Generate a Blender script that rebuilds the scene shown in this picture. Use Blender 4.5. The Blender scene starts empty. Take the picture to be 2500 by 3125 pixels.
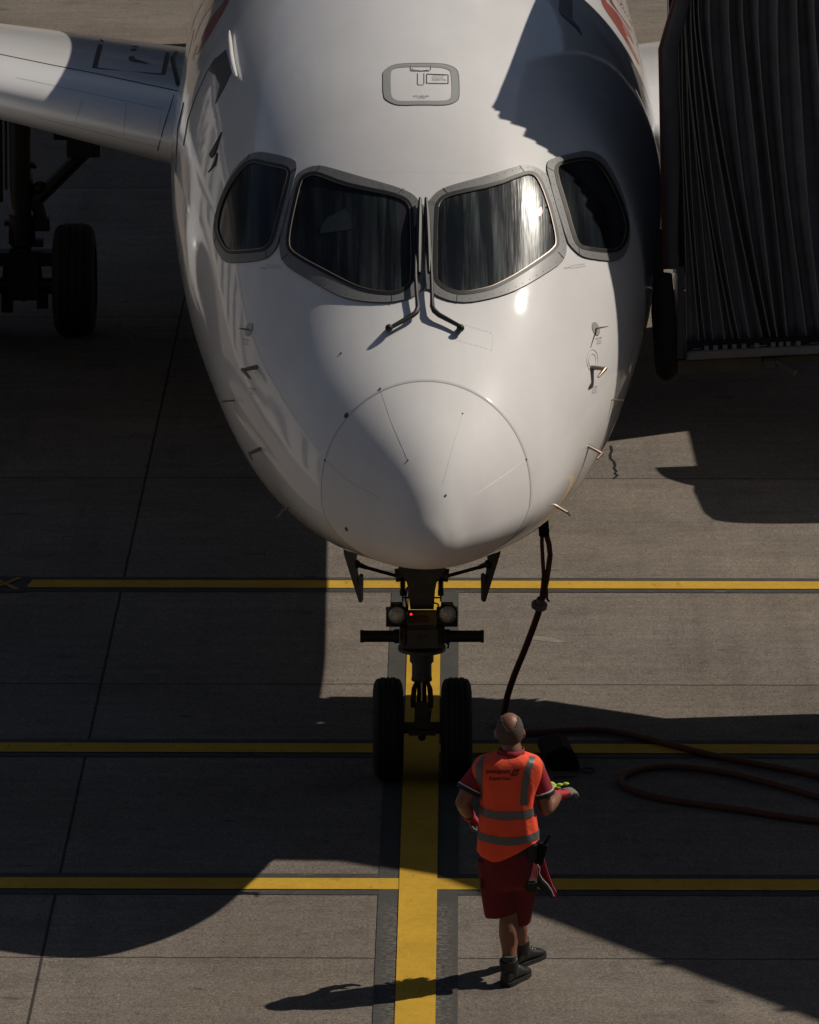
import bpy, math, random
from mathutils import Vector, Matrix, Quaternion
from mathutils.bvhtree import BVHTree
from mathutils.geometry import delaunay_2d_cdt
random.seed(7)
SC = bpy.context.scene
COL = SC.collection
# ------------------------------------------------------------ camera
FPX = 18250.0; PITCH = math.radians(14.04); YAW = math.radians(0.4873)
CW = Vector((0.25, -38.468, 11.46))
FW = Vector((-math.sin(YAW)*math.cos(PITCH), math.cos(YAW)*math.cos(PITCH), -math.sin(PITCH)))
RT = Vector((math.cos(YAW), math.sin(YAW), 0)); UP = RT.cross(FW)
cd = bpy.data.cameras.new('camera'); cam = bpy.data.objects.new('camera', cd); COL.objects.link(cam)
cd.sensor_fit = 'HORIZONTAL'; cd.sensor_width = 36.0; cd.lens = 36.0*FPX/2500.0
cd.clip_start = 1.0; cd.clip_end = 2000.0
cam.matrix_world = Matrix((RT, UP, -FW)).transposed().to_4x4(); cam.location = CW
SC.camera = cam
SC.cycles.diffuse_bounces = 1
# ------------------------------------------------------------ light
SUN_EL = math.radians(47.5)
sd = Vector((0.935*math.cos(SUN_EL), 0.355*math.cos(SUN_EL), math.sin(SUN_EL))).normalized()
w = bpy.data.worlds.new('World'); SC.world = w; w.use_nodes = True
nt = w.node_tree; nt.nodes.clear()
sky = nt.nodes.new('ShaderNodeTexSky'); sky.sky_type = 'NISHITA'; sky.sun_disc = False
sky.air_density = 1.0; sky.altitude = 300; sky.sun_elevation = SUN_EL; sky.sun_rotation = math.atan2(sd.x, sd.y)
bg = nt.nodes.new('ShaderNodeBackground'); bg.inputs['Strength'].default_value = 0.05
wo = nt.nodes.new('ShaderNodeOutputWorld')
# thin broken cloud over the blue, seen only as reflections in the paint
wtc = nt.nodes.new('ShaderNodeTexCoord'); wmp = nt.nodes.new('ShaderNodeMapping'); wmp.inputs['Scale'].default_value = (2.2, 5.5, 5.0); wmp.inputs['Rotation'].default_value = (.3, .2, .6)
wns = nt.nodes.new('ShaderNodeTexNoise'); wns.inputs['Scale'].default_value = 1.3; wns.inputs['Detail'].default_value = 7; wns.inputs['Roughness'].default_value = .62
wmr = nt.nodes.new('ShaderNodeMapRange'); wmr.inputs['From Min'].default_value = .53; wmr.inputs['From Max'].default_value = .68; wmr.inputs['To Max'].default_value = .85
wmx = nt.nodes.new('ShaderNodeMix'); wmx.data_type = 'RGBA'; wmx.inputs[7].default_value = (6.0, 5.9, 5.8, 1)
nt.links.new(wtc.outputs['Generated'], wmp.inputs[0]); nt.links.new(wmp.outputs[0], wns.inputs['Vector']); nt.links.new(wns.outputs['Fac'], wmr.inputs['Value'])
nt.links.new(wmr.outputs[0], wmx.inputs[0]); nt.links.new(sky.outputs[0], wmx.inputs[6]); nt.links.new(wmx.outputs[2], bg.inputs[0]); nt.links.new(bg.outputs[0], wo.inputs[0])
sl = bpy.data.lights.new('sun', 'SUN'); sl.energy = 5.0; sl.angle = math.radians(0.5); sl.color = (1.0, 0.92, 0.81)
so = bpy.data.objects.new('sun', sl); COL.objects.link(so); so.location = (20, 8, 30)
so.rotation_euler = sd.to_track_quat('Z', 'Y').to_euler()
SC.view_settings.view_transform = 'Standard'; SC.view_settings.look = 'None'
SC.view_settings.exposure = -0.77; SC.view_settings.gamma = 1.0; SC.view_settings.use_curve_mapping = False

# ------------------------------------------------------------ pixel geometry helpers (real places found along a sight line)
def ray(x, y): return RT*((x-1250.0)/FPX) - UP*((y-1562.5)/FPX) + FW
def gnd(x, y, z=0.0):
    v = ray(x, y); return CW + v*((z-CW.z)/v.z)
def atY(x, y, Y):
    v = ray(x, y); return CW + v*((Y-CW.y)/v.y)
def atX(x, y, X):
    v = ray(x, y); return CW + v*((X-CW.x)/v.x)

# ------------------------------------------------------------ mesh builder
class MB:
    def __init__(s): s.v = []; s.f = []
    def add(s, vs, fs):
        o = len(s.v); s.v += [tuple(p) for p in vs]; s.f += [tuple(i+o for i in f) for f in fs]; return s
    def box(s, c, d, m=None):
        c = Vector(c); x, y, z = d[0]/2, d[1]/2, d[2]/2
        vs = [Vector((a, b, e)) for e in (-z, z) for b in (-y, y) for a in (-x, x)]
        if m is not None: vs = [m @ p for p in vs]
        return s.add([p+c for p in vs], [(0,2,3,1),(4,5,7,6),(0,1,5,4),(2,6,7,3),(0,4,6,2),(1,3,7,5)])
    def tube(s, pts, r, n=10, caps=True):
        pts = [Vector(p) for p in pts]; rs = r if isinstance(r, (list, tuple)) else [r]*len(pts)
        up = Vector((0, 0, 1)); rings = []; prev = None
        for i, p in enumerate(pts):
            t = (pts[min(i+1, len(pts)-1)] - pts[max(i-1, 0)])
            if t.length < 1e-9: t = Vector((0, 0, 1))
            t.normalize()
            if prev is None:
                a = t.cross(up) if abs(t.z) < .95 else t.cross(Vector((1, 0, 0)))
            else: a = prev - t*prev.dot(t)
            a.normalize(); prev = a; b = t.cross(a)
            rr = rs[i]; ra, rb = rr if isinstance(rr, (list, tuple)) else (rr, rr)
            rings.append([p + a*(ra*math.cos(k*2*math.pi/n)) + b*(rb*math.sin(k*2*math.pi/n)) for k in range(n)])
        return s.loft(rings, caps)
    def loft(s, rings, caps=True, closed=True):
        n = len(rings[0]); vs = [p for r in rings for p in r]; fs = []
        for i in range(len(rings)-1):
            for k in range(n if closed else n-1):
                k2 = (k+1) % n
                fs.append((i*n+k, i*n+k2, (i+1)*n+k2, (i+1)*n+k))
        if caps and closed:
            fs.append(tuple(range(n-1, -1, -1))); fs.append(tuple((len(rings)-1)*n+k for k in range(n)))
        return s.add(vs, fs)
    def cyl(s, p0, p1, r0, r1=None, n=20): return s.tube([p0, p1], [r0, r0 if r1 is None else r1], n)
    def ball(s, c, r, n=14, m=None):
        c = Vector(c); r = r if isinstance(r, (list, tuple)) else (r, r, r); rings = []
        for i in range(1, n):
            a = math.pi*i/n; ring = []
            for k in range(n*2):
                b = math.pi*k/n
                p = Vector((r[0]*math.sin(a)*math.cos(b), r[1]*math.sin(a)*math.sin(b), -r[2]*math.cos(a)))
                if m is not None: p = m @ p
                ring.append(p+c)
            rings.append(ring)
        return s.loft(rings)
    def prism(s, poly, d):
        # poly: list of Vectors (flat), d: extrusion Vector
        n = len(poly); vs = [Vector(p) for p in poly] + [Vector(p)+Vector(d) for p in poly]
        fs = [tuple(range(n)), tuple(range(2*n-1, n-1, -1))] + [(k, k+n, (k+1) % n+n, (k+1) % n) for k in range(n)]
        return s.add(vs, fs)
    def lathe(s, c, axis, prof, n=40):
        # prof: list of (distance along axis, radius)
        c = Vector(c); ax = Vector(axis).normalized(); a = ax.cross(Vector((0, 0, 1)) if abs(ax.z) < .9 else Vector((1, 0, 0))).normalized(); b = ax.cross(a)
        rings = [[c + ax*h + a*(r*math.cos(2*math.pi*k/n)) + b*(r*math.sin(2*math.pi*k/n)) for k in range(n)] for h, r in prof]
        return s.loft(rings, caps=False)

def obj(name, mb, mat, parent=None, smooth=True, angle=40, loc=None, bevel=0):
    me = bpy.data.meshes.new(name); me.from_pydata(mb.v, [], mb.f); me.validate(); me.update()
    import bmesh
    bm = bmesh.new(); bm.from_mesh(me); bmesh.ops.recalc_face_normals(bm, faces=bm.faces[:]); 
    if bevel:
        es = [e for e in bm.edges if len(e.link_faces) == 2 and e.calc_face_angle(0) > .6]
        if es: bmesh.ops.bevel(bm, geom=es, offset=bevel, segments=2, affect='EDGES', clamp_overlap=True)
    bm.to_mesh(me); bm.free()
    if mat is not None: me.materials.append(mat)
    if smooth:
        me.shade_smooth(); me.set_sharp_from_angle(angle=math.radians(angle))
    o = bpy.data.objects.new(name, me); COL.objects.link(o)
    if parent is not None: o.parent = parent
    if loc is not None: o.location = loc
    return o
def pieces(name, mb, mat, parent=None, fn=None, **k):
    # one object for every separate piece collected in mb
    n = len(mb.v); up = list(range(n))
    def find(a):
        while up[a] != a: up[a] = up[up[a]]; a = up[a]
        return a
    for f in mb.f:
        r = find(f[0])
        for i in f[1:]: up[find(i)] = r
    groups = {}
    for f in mb.f: groups.setdefault(find(f[0]), []).append(f)
    out = []
    for fs in groups.values():
        ids = sorted({i for f in fs for i in f}); mp = {i: j for j, i in enumerate(ids)}; m2 = MB()
        m2.v = [mb.v[i] for i in ids]; m2.f = [tuple(mp[i] for i in f) for f in fs]; out.append((fn or obj)(name, m2, mat, parent, **k))
    return out
def bake(o, mods):
    """apply a list of (type, settings) modifiers without operators"""
    for t, st in mods:
        m = o.modifiers.new(t, t)
        for k, v in st.items(): setattr(m, k, v)
    bpy.context.view_layer.update()
    dg = bpy.context.evaluated_depsgraph_get(); me = bpy.data.meshes.new_from_object(o.evaluated_get(dg))
    o.modifiers.clear(); old = o.data; o.data = me; me.name = o.name; me.shade_smooth()
    return o
def thing(name, label, cat, loc=(0, 0, 0), rz=0.0, group=None):
    o = bpy.data.objects.new(name, None); COL.objects.link(o); o.location = loc; o.rotation_euler = (0, 0, rz)
    o['label'] = label; o['category'] = cat
    if group: o['group'] = group
    return o
def tag(o, label, cat, group=None):
    o['label'] = label; o['category'] = cat
    if group: o['group'] = group
    return o
def struct(o, kind='structure'): o['kind'] = kind; return o

# ------------------------------------------------------------ materials
def mat(name, col, rough=.5, metal=0.0, spec=.5, coat=0.0, coat_r=.1, emis=None, noise=0.0, nscale=8.0, bump=0.0, bscale=40.0, rnoise=0.0):
    m = bpy.data.materials.new(name); m.use_nodes = True; t = m.node_tree; p = t.nodes['Principled BSDF']
    p.inputs['Base Color'].default_value = (*col, 1); p.inputs['Roughness'].default_value = rough
    p.inputs['Metallic'].default_value = metal; p.inputs['Specular IOR Level'].default_value = spec
    p.inputs['Coat Weight'].default_value = coat; p.inputs['Coat Roughness'].default_value = coat_r
    if emis: p.inputs['Emission Color'].default_value = (*emis[0], 1); p.inputs['Emission Strength'].default_value = emis[1]
    tc = t.nodes.new('ShaderNodeTexCoord')
    if noise or rnoise:
        n = t.nodes.new('ShaderNodeTexNoise'); n.inputs['Scale'].default_value = nscale; n.inputs['Detail'].default_value = 6
        n.inputs['Roughness'].default_value = .6
        t.links.new(tc.outputs['Object'], n.inputs['Vector'])
        if noise:
            mr = t.nodes.new('ShaderNodeMapRange'); mr.inputs['From Min'].default_value = .3; mr.inputs['From Max'].default_value = .7
            mr.inputs['To Min'].default_value = 1-noise; mr.inputs['To Max'].default_value = 1+noise
            t.links.new(n.outputs['Fac'], mr.inputs['Value'])
            mx = t.nodes.new('ShaderNodeVectorMath'); mx.operation = 'SCALE'; mx.inputs[0].default_value = col
            t.links.new(mr.outputs[0], mx.inputs['Scale']); t.links.new(mx.outputs[0], p.inputs['Base Color'])
        if rnoise:
            mr = t.nodes.new('ShaderNodeMapRange'); mr.inputs['From Min'].default_value = .3; mr.inputs['From Max'].default_value = .7
            mr.inputs['To Min'].default_value = max(0, rough-rnoise); mr.inputs['To Max'].default_value = rough+rnoise
            t.links.new(n.outputs['Fac'], mr.inputs['Value']); t.links.new(mr.outputs[0], p.inputs['Roughness'])
    if bump:
        n2 = t.nodes.new('ShaderNodeTexNoise'); n2.inputs['Scale'].default_value = bscale; n2.inputs['Detail'].default_value = 4
        t.links.new(tc.outputs['Object'], n2.inputs['Vector'])
        b = t.nodes.new('ShaderNodeBump'); b.inputs['Strength'].default_value = bump; b.inputs['Distance'].default_value = .01
        t.links.new(n2.outputs['Fac'], b.inputs['Height']); t.links.new(b.outputs[0], p.inputs['Normal'])
    return m

class NT:
    """tiny node helper"""
    def __init__(s, m): s.t = m.node_tree; s.n = s.t.nodes; s.l = s.t.links
    def link(s, a, b): s.l.new(a, b)
    def val(s, sock, x):
        if hasattr(x, 'is_output') or hasattr(x, 'links'): s.l.new(x, sock)
        else: sock.default_value = x
    def math(s, op, a, b=0.0, clamp=False):
        n = s.n.new('ShaderNodeMath'); n.operation = op; n.use_clamp = clamp; s.val(n.inputs[0], a); s.val(n.inputs[1], b); return n.outputs[0]
    def noise(s, vec, scale, detail=4, rough=.5):
        n = s.n.new('ShaderNodeTexNoise'); n.inputs['Scale'].default_value = scale; n.inputs['Detail'].default_value = detail
        n.inputs['Roughness'].default_value = rough; s.l.new(vec, n.inputs['Vector']); return n.outputs['Fac']
    def maprange(s, v, a, b, c, d, smooth=False):
        n = s.n.new('ShaderNodeMapRange'); n.clamp = True
        if smooth: n.interpolation_type = 'SMOOTHSTEP'
        s.l.new(v, n.inputs['Value'])
        for k, x in zip(('From Min', 'From Max', 'To Min', 'To Max'), (a, b, c, d)): n.inputs[k].default_value = x
        return n.outputs[0]
    def mapping(s, vec, scale=(1, 1, 1), loc=(0, 0, 0), rot=(0, 0, 0)):
        n = s.n.new('ShaderNodeMapping'); n.inputs['Scale'].default_value = scale; n.inputs['Location'].default_value = loc; n.inputs['Rotation'].default_value = rot
        s.l.new(vec, n.inputs['Vector']); return n.outputs[0]
    def mix(s, f, a, b):
        n = s.n.new('ShaderNodeMix'); n.data_type = 'RGBA'; s.val(n.inputs[0], f)
        for sock, x in ((n.inputs[6], a), (n.inputs[7], b)):
            if hasattr(x, 'links'): s.l.new(x, sock)
            else: sock.default_value = (*x, 1)
        return n.outputs[2]

def concrete_mat():
    m = bpy.data.materials.new('apron_concrete'); m.use_nodes = True; h = NT(m); p = h.n['Principled BSDF']
    tc = h.n.new('ShaderNodeTexCoord'); v = tc.outputs['Object']
    fine = h.noise(v, 60, 3, .7); mid = h.noise(v, 9, 5, .6); big = h.noise(v, .55, 4, .6)
    brush = h.noise(h.mapping(v, (1.2, 38, 1)), 1.0, 3, .6)
    brush2 = h.noise(h.mapping(v, (.5, 7, 1)), 1.0, 3, .6)
    k = h.maprange(fine, .3, .7, .50, 1.50)
    k = h.math('MULTIPLY', k, h.maprange(h.noise(v, 24, 3, .7), .3, .7, .80, 1.20))
    k = h.math('MULTIPLY', k, h.maprange(mid, .3, .7, .9, 1.1))
    k = h.math('MULTIPLY', k, h.maprange(big, .3, .7, .84, 1.14))
    k = h.math('MULTIPLY', k, h.maprange(brush, .3, .7, .96, 1.04))
    k = h.math('MULTIPLY', k, h.maprange(brush2, .3, .7, .92, 1.08))
    # slabs differ a little in tone
    sq = h.n.new('ShaderNodeSeparateXYZ'); h.link(v, sq.inputs[0])
    ry = h.math('ROUND', h.math('DIVIDE', h.math('SUBTRACT', sq.outputs['Y'], 5.405), 6.16), 0); rx = h.math('ROUND', h.math('DIVIDE', h.math('SUBTRACT', sq.outputs['X'], 1.017), 6.6), 0)
    cb_ = h.n.new('ShaderNodeCombineXYZ'); h.link(rx, cb_.inputs[0]); h.link(ry, cb_.inputs[1])
    wn_ = h.n.new('ShaderNodeTexWhiteNoise'); h.link(cb_.outputs[0], wn_.inputs['Vector']); k = h.math('MULTIPLY', k, h.maprange(wn_.outputs['Value'], 0, 1, .90, 1.08))
    # rubber and tyre traces running along the stand, and cloudy stains
    k = h.math('MULTIPLY', k, h.maprange(h.noise(h.mapping(v, (2.4, .12, 1), (4, 1, 0)), 1.0, 4, .6), .54, .74, 1.0, .80))
    k = h.math('MULTIPLY', k, h.maprange(h.noise(h.mapping(v, (1, 1.4, 1), (9, 3, 0)), 1.7, 6, .7), .52, .70, 1.0, .80))
    # aggregate specks
    vo = h.n.new('ShaderNodeTexVoronoi'); vo.inputs['Scale'].default_value = 34; h.link(v, vo.inputs['Vector'])
    sp = h.maprange(vo.outputs['Distance'], .05, .16, 1.0, 0.0)
    spn = h.maprange(h.noise(v, 3.0, 3), .55, .66, 0, 1)
    k = h.math('ADD', k, h.math('MULTIPLY', h.math('MULTIPLY', sp, spn), .5))
    # oil spots
    spot = h.noise(h.mapping(v, (1, 2.2, 1)), 2.6, 2, .4)
    k = h.math('MULTIPLY', k, h.maprange(spot, .70, .76, 1.0, .62))
    base = h.mix(h.maprange(h.noise(v, .3, 3), .35, .65, 0, 1), (.210, .176, .144), (.200, .175, .150))
    sc = h.n.new('ShaderNodeVectorMath'); sc.operation = 'SCALE'; h.link(base, sc.inputs[0]); h.link(k, sc.inputs['Scale'])
    # slab joints
    sx = h.n.new('ShaderNodeSeparateXYZ'); h.link(v, sx.inputs[0])
    wob = h.math('MULTIPLY', h.math('SUBTRACT', h.noise(v, 3, 4, .6), .5), .03)
    def joint(coord, off, per, half, wobble=True):
        c = h.math('ADD', coord, wob if wobble else 0.0)
        c = h.math('SUBTRACT', c, off); c = h.math('DIVIDE', c, per)
        fr = h.math('SUBTRACT', c, h.math('ROUND', c, 0)); d = h.math('MULTIPLY', h.math('ABSOLUTE', fr, 0), per)
        return h.maprange(d, half*.7, half*1.4, 1, 0)
    jy = joint(sx.outputs['Y'], 2.325, 6.16, .011)
    chip = h.noise(h.mapping(v, (9, 3.5, 1)), 1.0, 4, .65)
    chw = h.maprange(chip, .62, .80, 0, .02)
    cx = h.math('ADD', sx.outputs['X'], h.math('MULTIPLY', wob, .5))
    cx = h.math('DIVIDE', h.math('ADD', cx, 2.283), 6.6)
    dx = h.math('MULTIPLY', h.math('ABSOLUTE', h.math('SUBTRACT', cx, h.math('ROUND', cx, 0)), 0), 6.6)
    jx = h.maprange(h.math('SUBTRACT', dx, chw), .006, .013, .85, 0)
    j = h.math('MAXIMUM', jx, h.math('MULTIPLY', jy, .75))
    col = h.mix(j, sc.outputs[0], (.03, .027, .025))
    h.link(col, p.inputs['Base Color']); p.inputs['Roughness'].default_value = .9; p.inputs['Specular IOR Level'].default_value = .06
    b = h.n.new('ShaderNodeBump'); b.inputs['Strength'].default_value = .35; b.inputs['Distance'].default_value = .004
    hh = h.math('SUBTRACT', h.math('ADD', fine, h.math('MULTIPLY', brush, .5)), j)
    h.link(hh, b.inputs['Height']); h.link(b.outputs[0], p.inputs['Normal'])
    return m

def paint_mat(name, col, wear=.0, edge=(.23, .2, .175), alpha=True, stretch=(1, 1), ylim=None):
    m = bpy.data.materials.new(name); m.use_nodes = True; h = NT(m); p = h.n['Principled BSDF']
    tc = h.n.new('ShaderNodeTexCoord'); v = tc.outputs['Object']
    fine = h.noise(v, 70, 3, .7); big = h.noise(v, 2.0, 4, .6)
    k = h.math('MULTIPLY', h.maprange(fine, .3, .7, .88, 1.12), h.maprange(big, .3, .7, .88, 1.1))
    sc = h.n.new('ShaderNodeVectorMath'); sc.operation = 'SCALE'; sc.inputs[0].default_value = col; h.link(k, sc.inputs['Scale'])
    wn = h.noise(h.mapping(v, (6*stretch[0], 14*stretch[1], 1)), 1.0, 6, .75)
    msk = h.maprange(wn, .62-wear*.3, .64-wear*.3, 0, 1)
    if ylim is not None:
        sx = h.n.new('ShaderNodeSeparateXYZ'); h.link(v, sx.inputs[0]); msk = h.math('MULTIPLY', msk, h.maprange(sx.outputs['Y'], ylim-.2, ylim, 1, 0))
        ctr = h.maprange(h.math('ABSOLUTE', sx.outputs['X'], 0), .15, .235, 1.0, .15); msk = h.math('MULTIPLY', msk, ctr)
    col2 = h.mix(msk, sc.outputs[0], edge)
    sc3 = h.n.new('ShaderNodeVectorMath'); sc3.operation = 'SCALE'; h.link(col2, sc3.inputs[0]); h.link(h.math('MULTIPLY', h.maprange(h.noise(h.mapping(v, (9, 3, 1)), 1.0, 5, .7), .60, .68, 1, .72), h.maprange(h.noise(v, 14, 4, .7), .35, .7, 1.04, .92)), sc3.inputs['Scale']); col2 = sc3.outputs[0]
    h.link(col2, p.inputs['Base Color']); p.inputs['Roughness'].default_value = .75; p.inputs['Specular IOR Level'].default_value = .1
    b = h.n.new('ShaderNodeBump'); b.inputs['Strength'].default_value = .25; b.inputs['Distance'].default_value = .003
    h.link(fine, b.inputs['Height']); h.link(b.outputs[0], p.inputs['Normal'])
    return m

def fuselage_mat(name='fuselage_paint', col=(.90, .885, .865), coat=1.0, rough=.42):
    m = bpy.data.materials.new(name); m.use_nodes = True; h = NT(m); p = h.n['Principled BSDF']
    tc = h.n.new('ShaderNodeTexCoord'); v = tc.outputs['Object']
    big = h.noise(v, 1.1, 4, .6); streak = h.noise(h.mapping(v, (7, .8, 2.5)), 1.0, 4, .6)
    k = h.math('MULTIPLY', h.maprange(big, .3, .7, .955, 1.03), h.maprange(streak, .3, .7, .97, 1.02))
    k = h.math('MULTIPLY', k, h.maprange(h.noise(v, 14, 4, .7), .3, .7, .985, 1.012))
    sc = h.n.new('ShaderNodeVectorMath'); sc.operation = 'SCALE'; sc.inputs[0].default_value = col; h.link(k, sc.inputs['Scale'])
    warm = h.mix(h.maprange(h.noise(v, .8, 3), .4, .62, 0, .35), sc.outputs[0], (.74, .70, .70))
    h.link(warm, p.inputs['Base Color']); p.inputs['Roughness'].default_value = rough
    p.inputs['Specular IOR Level'].default_value = .12
    p.inputs['Coat Weight'].default_value = coat; p.inputs['Coat IOR'].default_value = 1.5
    h.link(h.maprange(h.noise(v, 2.5, 4), .3, .7, .045, .085), p.inputs['Coat Roughness'])
    b = h.n.new('ShaderNodeBump'); b.inputs['Strength'].default_value = .5; b.inputs['Distance'].default_value = .004
    h.link(h.noise(v, 2.2, 2), b.inputs['Height']); h.link(b.outputs[0], p.inputs['Coat Normal'])
    return m

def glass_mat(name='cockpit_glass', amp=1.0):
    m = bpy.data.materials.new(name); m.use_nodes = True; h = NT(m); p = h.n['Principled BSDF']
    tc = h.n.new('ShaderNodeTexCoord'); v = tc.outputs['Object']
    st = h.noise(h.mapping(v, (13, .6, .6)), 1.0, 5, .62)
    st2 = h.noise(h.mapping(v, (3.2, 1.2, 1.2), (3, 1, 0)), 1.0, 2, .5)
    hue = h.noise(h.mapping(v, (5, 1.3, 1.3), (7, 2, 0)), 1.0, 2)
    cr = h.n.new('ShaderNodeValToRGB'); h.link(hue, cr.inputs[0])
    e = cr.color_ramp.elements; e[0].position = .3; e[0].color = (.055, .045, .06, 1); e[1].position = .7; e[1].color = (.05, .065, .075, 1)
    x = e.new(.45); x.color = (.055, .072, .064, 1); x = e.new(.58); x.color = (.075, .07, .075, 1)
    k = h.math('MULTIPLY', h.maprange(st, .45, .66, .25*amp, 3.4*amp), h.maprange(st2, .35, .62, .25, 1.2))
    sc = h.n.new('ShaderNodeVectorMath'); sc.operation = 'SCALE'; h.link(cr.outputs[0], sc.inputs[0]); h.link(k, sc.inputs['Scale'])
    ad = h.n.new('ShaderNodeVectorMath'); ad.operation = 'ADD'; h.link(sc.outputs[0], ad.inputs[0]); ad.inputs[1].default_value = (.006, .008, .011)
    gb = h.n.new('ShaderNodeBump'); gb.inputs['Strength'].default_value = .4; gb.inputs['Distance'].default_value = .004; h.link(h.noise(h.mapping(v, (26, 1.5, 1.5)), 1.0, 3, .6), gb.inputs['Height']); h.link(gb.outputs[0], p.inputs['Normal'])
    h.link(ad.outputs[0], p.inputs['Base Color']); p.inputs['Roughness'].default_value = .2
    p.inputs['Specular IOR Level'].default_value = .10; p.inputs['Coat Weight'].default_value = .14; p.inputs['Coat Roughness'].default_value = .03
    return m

M = {}
M['concrete'] = concrete_mat()
M['yellow'] = paint_mat('yellow_marking_paint', (.60, .36, .045), 0.0, (.40, .25, .06))
M['black_mark'] = paint_mat('black_marking_paint', (.072, .070, .068), .05, stretch=(1, 2.2))
M['black_worn'] = paint_mat('worn_black_marking_paint', (.082, .080, .074), .36, edge=(.185, .163, .14), stretch=(4.5, 2.4), ylim=-2.7)
M['white'] = fuselage_mat()
M['radome'] = fuselage_mat('radome_paint', (.88, .86, .84), .0, .55)
M['wingp'] = mat('wing_grey_paint', (.80, .79, .78), .35, coat=.8, coat_r=.12, noise=.04, nscale=2)
M['red'] = mat('red_livery_paint', (.58, .16, .12), .4, coat=1, coat_r=.08, noise=.06, nscale=5)
M['frame'] = mat('window_frame_grey', (.21, .207, .203), .5, coat=.2, coat_r=.25, noise=.05, nscale=9)
M['seam'] = mat('panel_seam', (.10, .095, .09), .7)
M['seam_soft'] = mat('panel_seam_faint', (.60, .58, .56), .6)
M['strip'] = mat('pale_strip_paint', (.60, .59, .57), .45)
M['hatchgrey'] = mat('hatch_grey_paint', (.40, .395, .38), .45, coat=.5, coat_r=.15)
M['seal'] = mat('black_rubber_seal', (.012, .012, .012), .5)
M['trim'] = mat('brown_steel_trim', (.20, .16, .13), .35, metal=.4)
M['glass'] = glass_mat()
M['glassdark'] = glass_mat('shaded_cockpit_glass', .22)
M['darkmetal'] = mat('dark_gear_metal', (.013, .0125, .012), .5, metal=.2, noise=.25, nscale=14, bump=.2, bscale=60)
M['gear'] = mat('grey_gear_paint', (.075, .072, .062), .5, noise=.25, nscale=10, bump=.15, bscale=50)
M['chrome'] = mat('polished_steel', (.35, .34, .32), .25, metal=1.0, noise=.1)
M['rubber'] = mat('tyre_rubber', (.009, .009, .009), .8, noise=.2, nscale=30, bump=.3, bscale=80)
M['wiper'] = mat('black_wiper_metal', (.018, .017, .016), .5, spec=.4)
M['bronze'] = mat('bronze_probe_metal', (.32, .24, .19), .35, metal=.7)
M['lens'] = mat('lamp_lens_glass', (.62, .60, .55), .10, metal=.5, coat=1, coat_r=.02, bump=.7, bscale=60)
M['olive'] = mat('yellowed_box_paint', (.16, .12, .03), .5, noise=.2)
M['maroon'] = mat('dark_red_placard', (.08, .012, .01), .5)
M['redlamp'] = mat('red_lamp', (.8, .02, .02), .4, emis=((1, .03, .05), 2.2))
M['fabric'] = mat('bellows_fabric', (.20, .207, .23), .75, noise=.18, nscale=5, bump=.3, bscale=14)
M['edge'] = mat('bellows_edge_trim', (.30, .28, .25), .6)
M['bumper'] = mat('bumper_fabric', (.085, .088, .098), .7, noise=.15, nscale=6, bump=.2, bscale=30)
M['beam'] = mat('grey_platform_paint', (.26, .25, .23), .55, noise=.12, nscale=6)
M['beam2'] = mat('brown_steel_underframe', (.13, .105, .08), .6, noise=.2, nscale=6)
M['bridge'] = mat('bridge_panel_paint', (.42, .42, .41), .5, noise=.05)
M['redstrip'] = mat('red_warning_strip', (.12, .03, .025), .6)
M['cable'] = mat('orange_brown_cable', (.11, .036, .013), .7, noise=.15, nscale=12)
M['collar'] = mat('grey_collar', (.22, .21, .19), .5)
M['skin'] = mat('skin', (.24, .105, .062), .5, noise=.08, nscale=25, bump=.1, bscale=80)
M['hair'] = mat('grey_cropped_hair', (.085, .066, .054), .9, noise=.55, nscale=130, bump=.25, bscale=220)
M['hivis'] = mat('orange_hivis_fabric', (1.0, .098, .036), .8, noise=.06, nscale=8, bump=.9, bscale=13)
M['reflect'] = mat('grey_reflective_tape', (.12, .12, .12), .4, noise=.12, nscale=20, bump=.3, bscale=30)
M['shirt'] = mat('crimson_shirt_fabric', (.30, .012, .028), .8, bump=.5, bscale=14)
M['shorts'] = mat('dark_red_shorts_fabric', (.15, .008, .012), .85, noise=.15, nscale=10, bump=.7, bscale=11)
M['black'] = mat('black_fabric', (.013, .013, .015), .7)
M['ink'] = mat('dark_print', (.05, .02, .03), .7)
M['inkred'] = mat('maroon_print', (.16, .015, .03), .7)
M['whitetrim'] = mat('white_piping', (.6, .58, .58), .7)
M['boot'] = mat('black_boot_leather', (.020, .020, .019), .42, noise=.25, nscale=18, bump=.5, bscale=24)
M['glove'] = mat('red_work_glove', (.55, .03, .05), .7, noise=.1)
M['gloveg'] = mat('grey_glove_palm', (.20, .18, .16), .8, noise=.1)
M['lime'] = mat('lime_hivis_plastic', (.45, .75, .05), .5)
M['plastic'] = mat('black_plastic', (.006, .006, .0065), .75, spec=.2)
M['decaltext'] = mat('stencil_text', (.10, .095, .09), .6)
M['facade'] = mat('unseen_terminal_facade', (.05, .05, .053), .4, noise=.1)
M['fglass'] = mat('unseen_terminal_glass', (.02, .025, .03), .1)
M['roofm'] = mat('terminal_roof', (.2, .2, .2), .8)
M['nacelle'] = mat('nacelle_paint', (.6, .6, .6), .35, coat=.7)
M['sock'] = mat('dark_grey_sock', (.07, .068, .062), .9, bump=.4, bscale=90)

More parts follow.
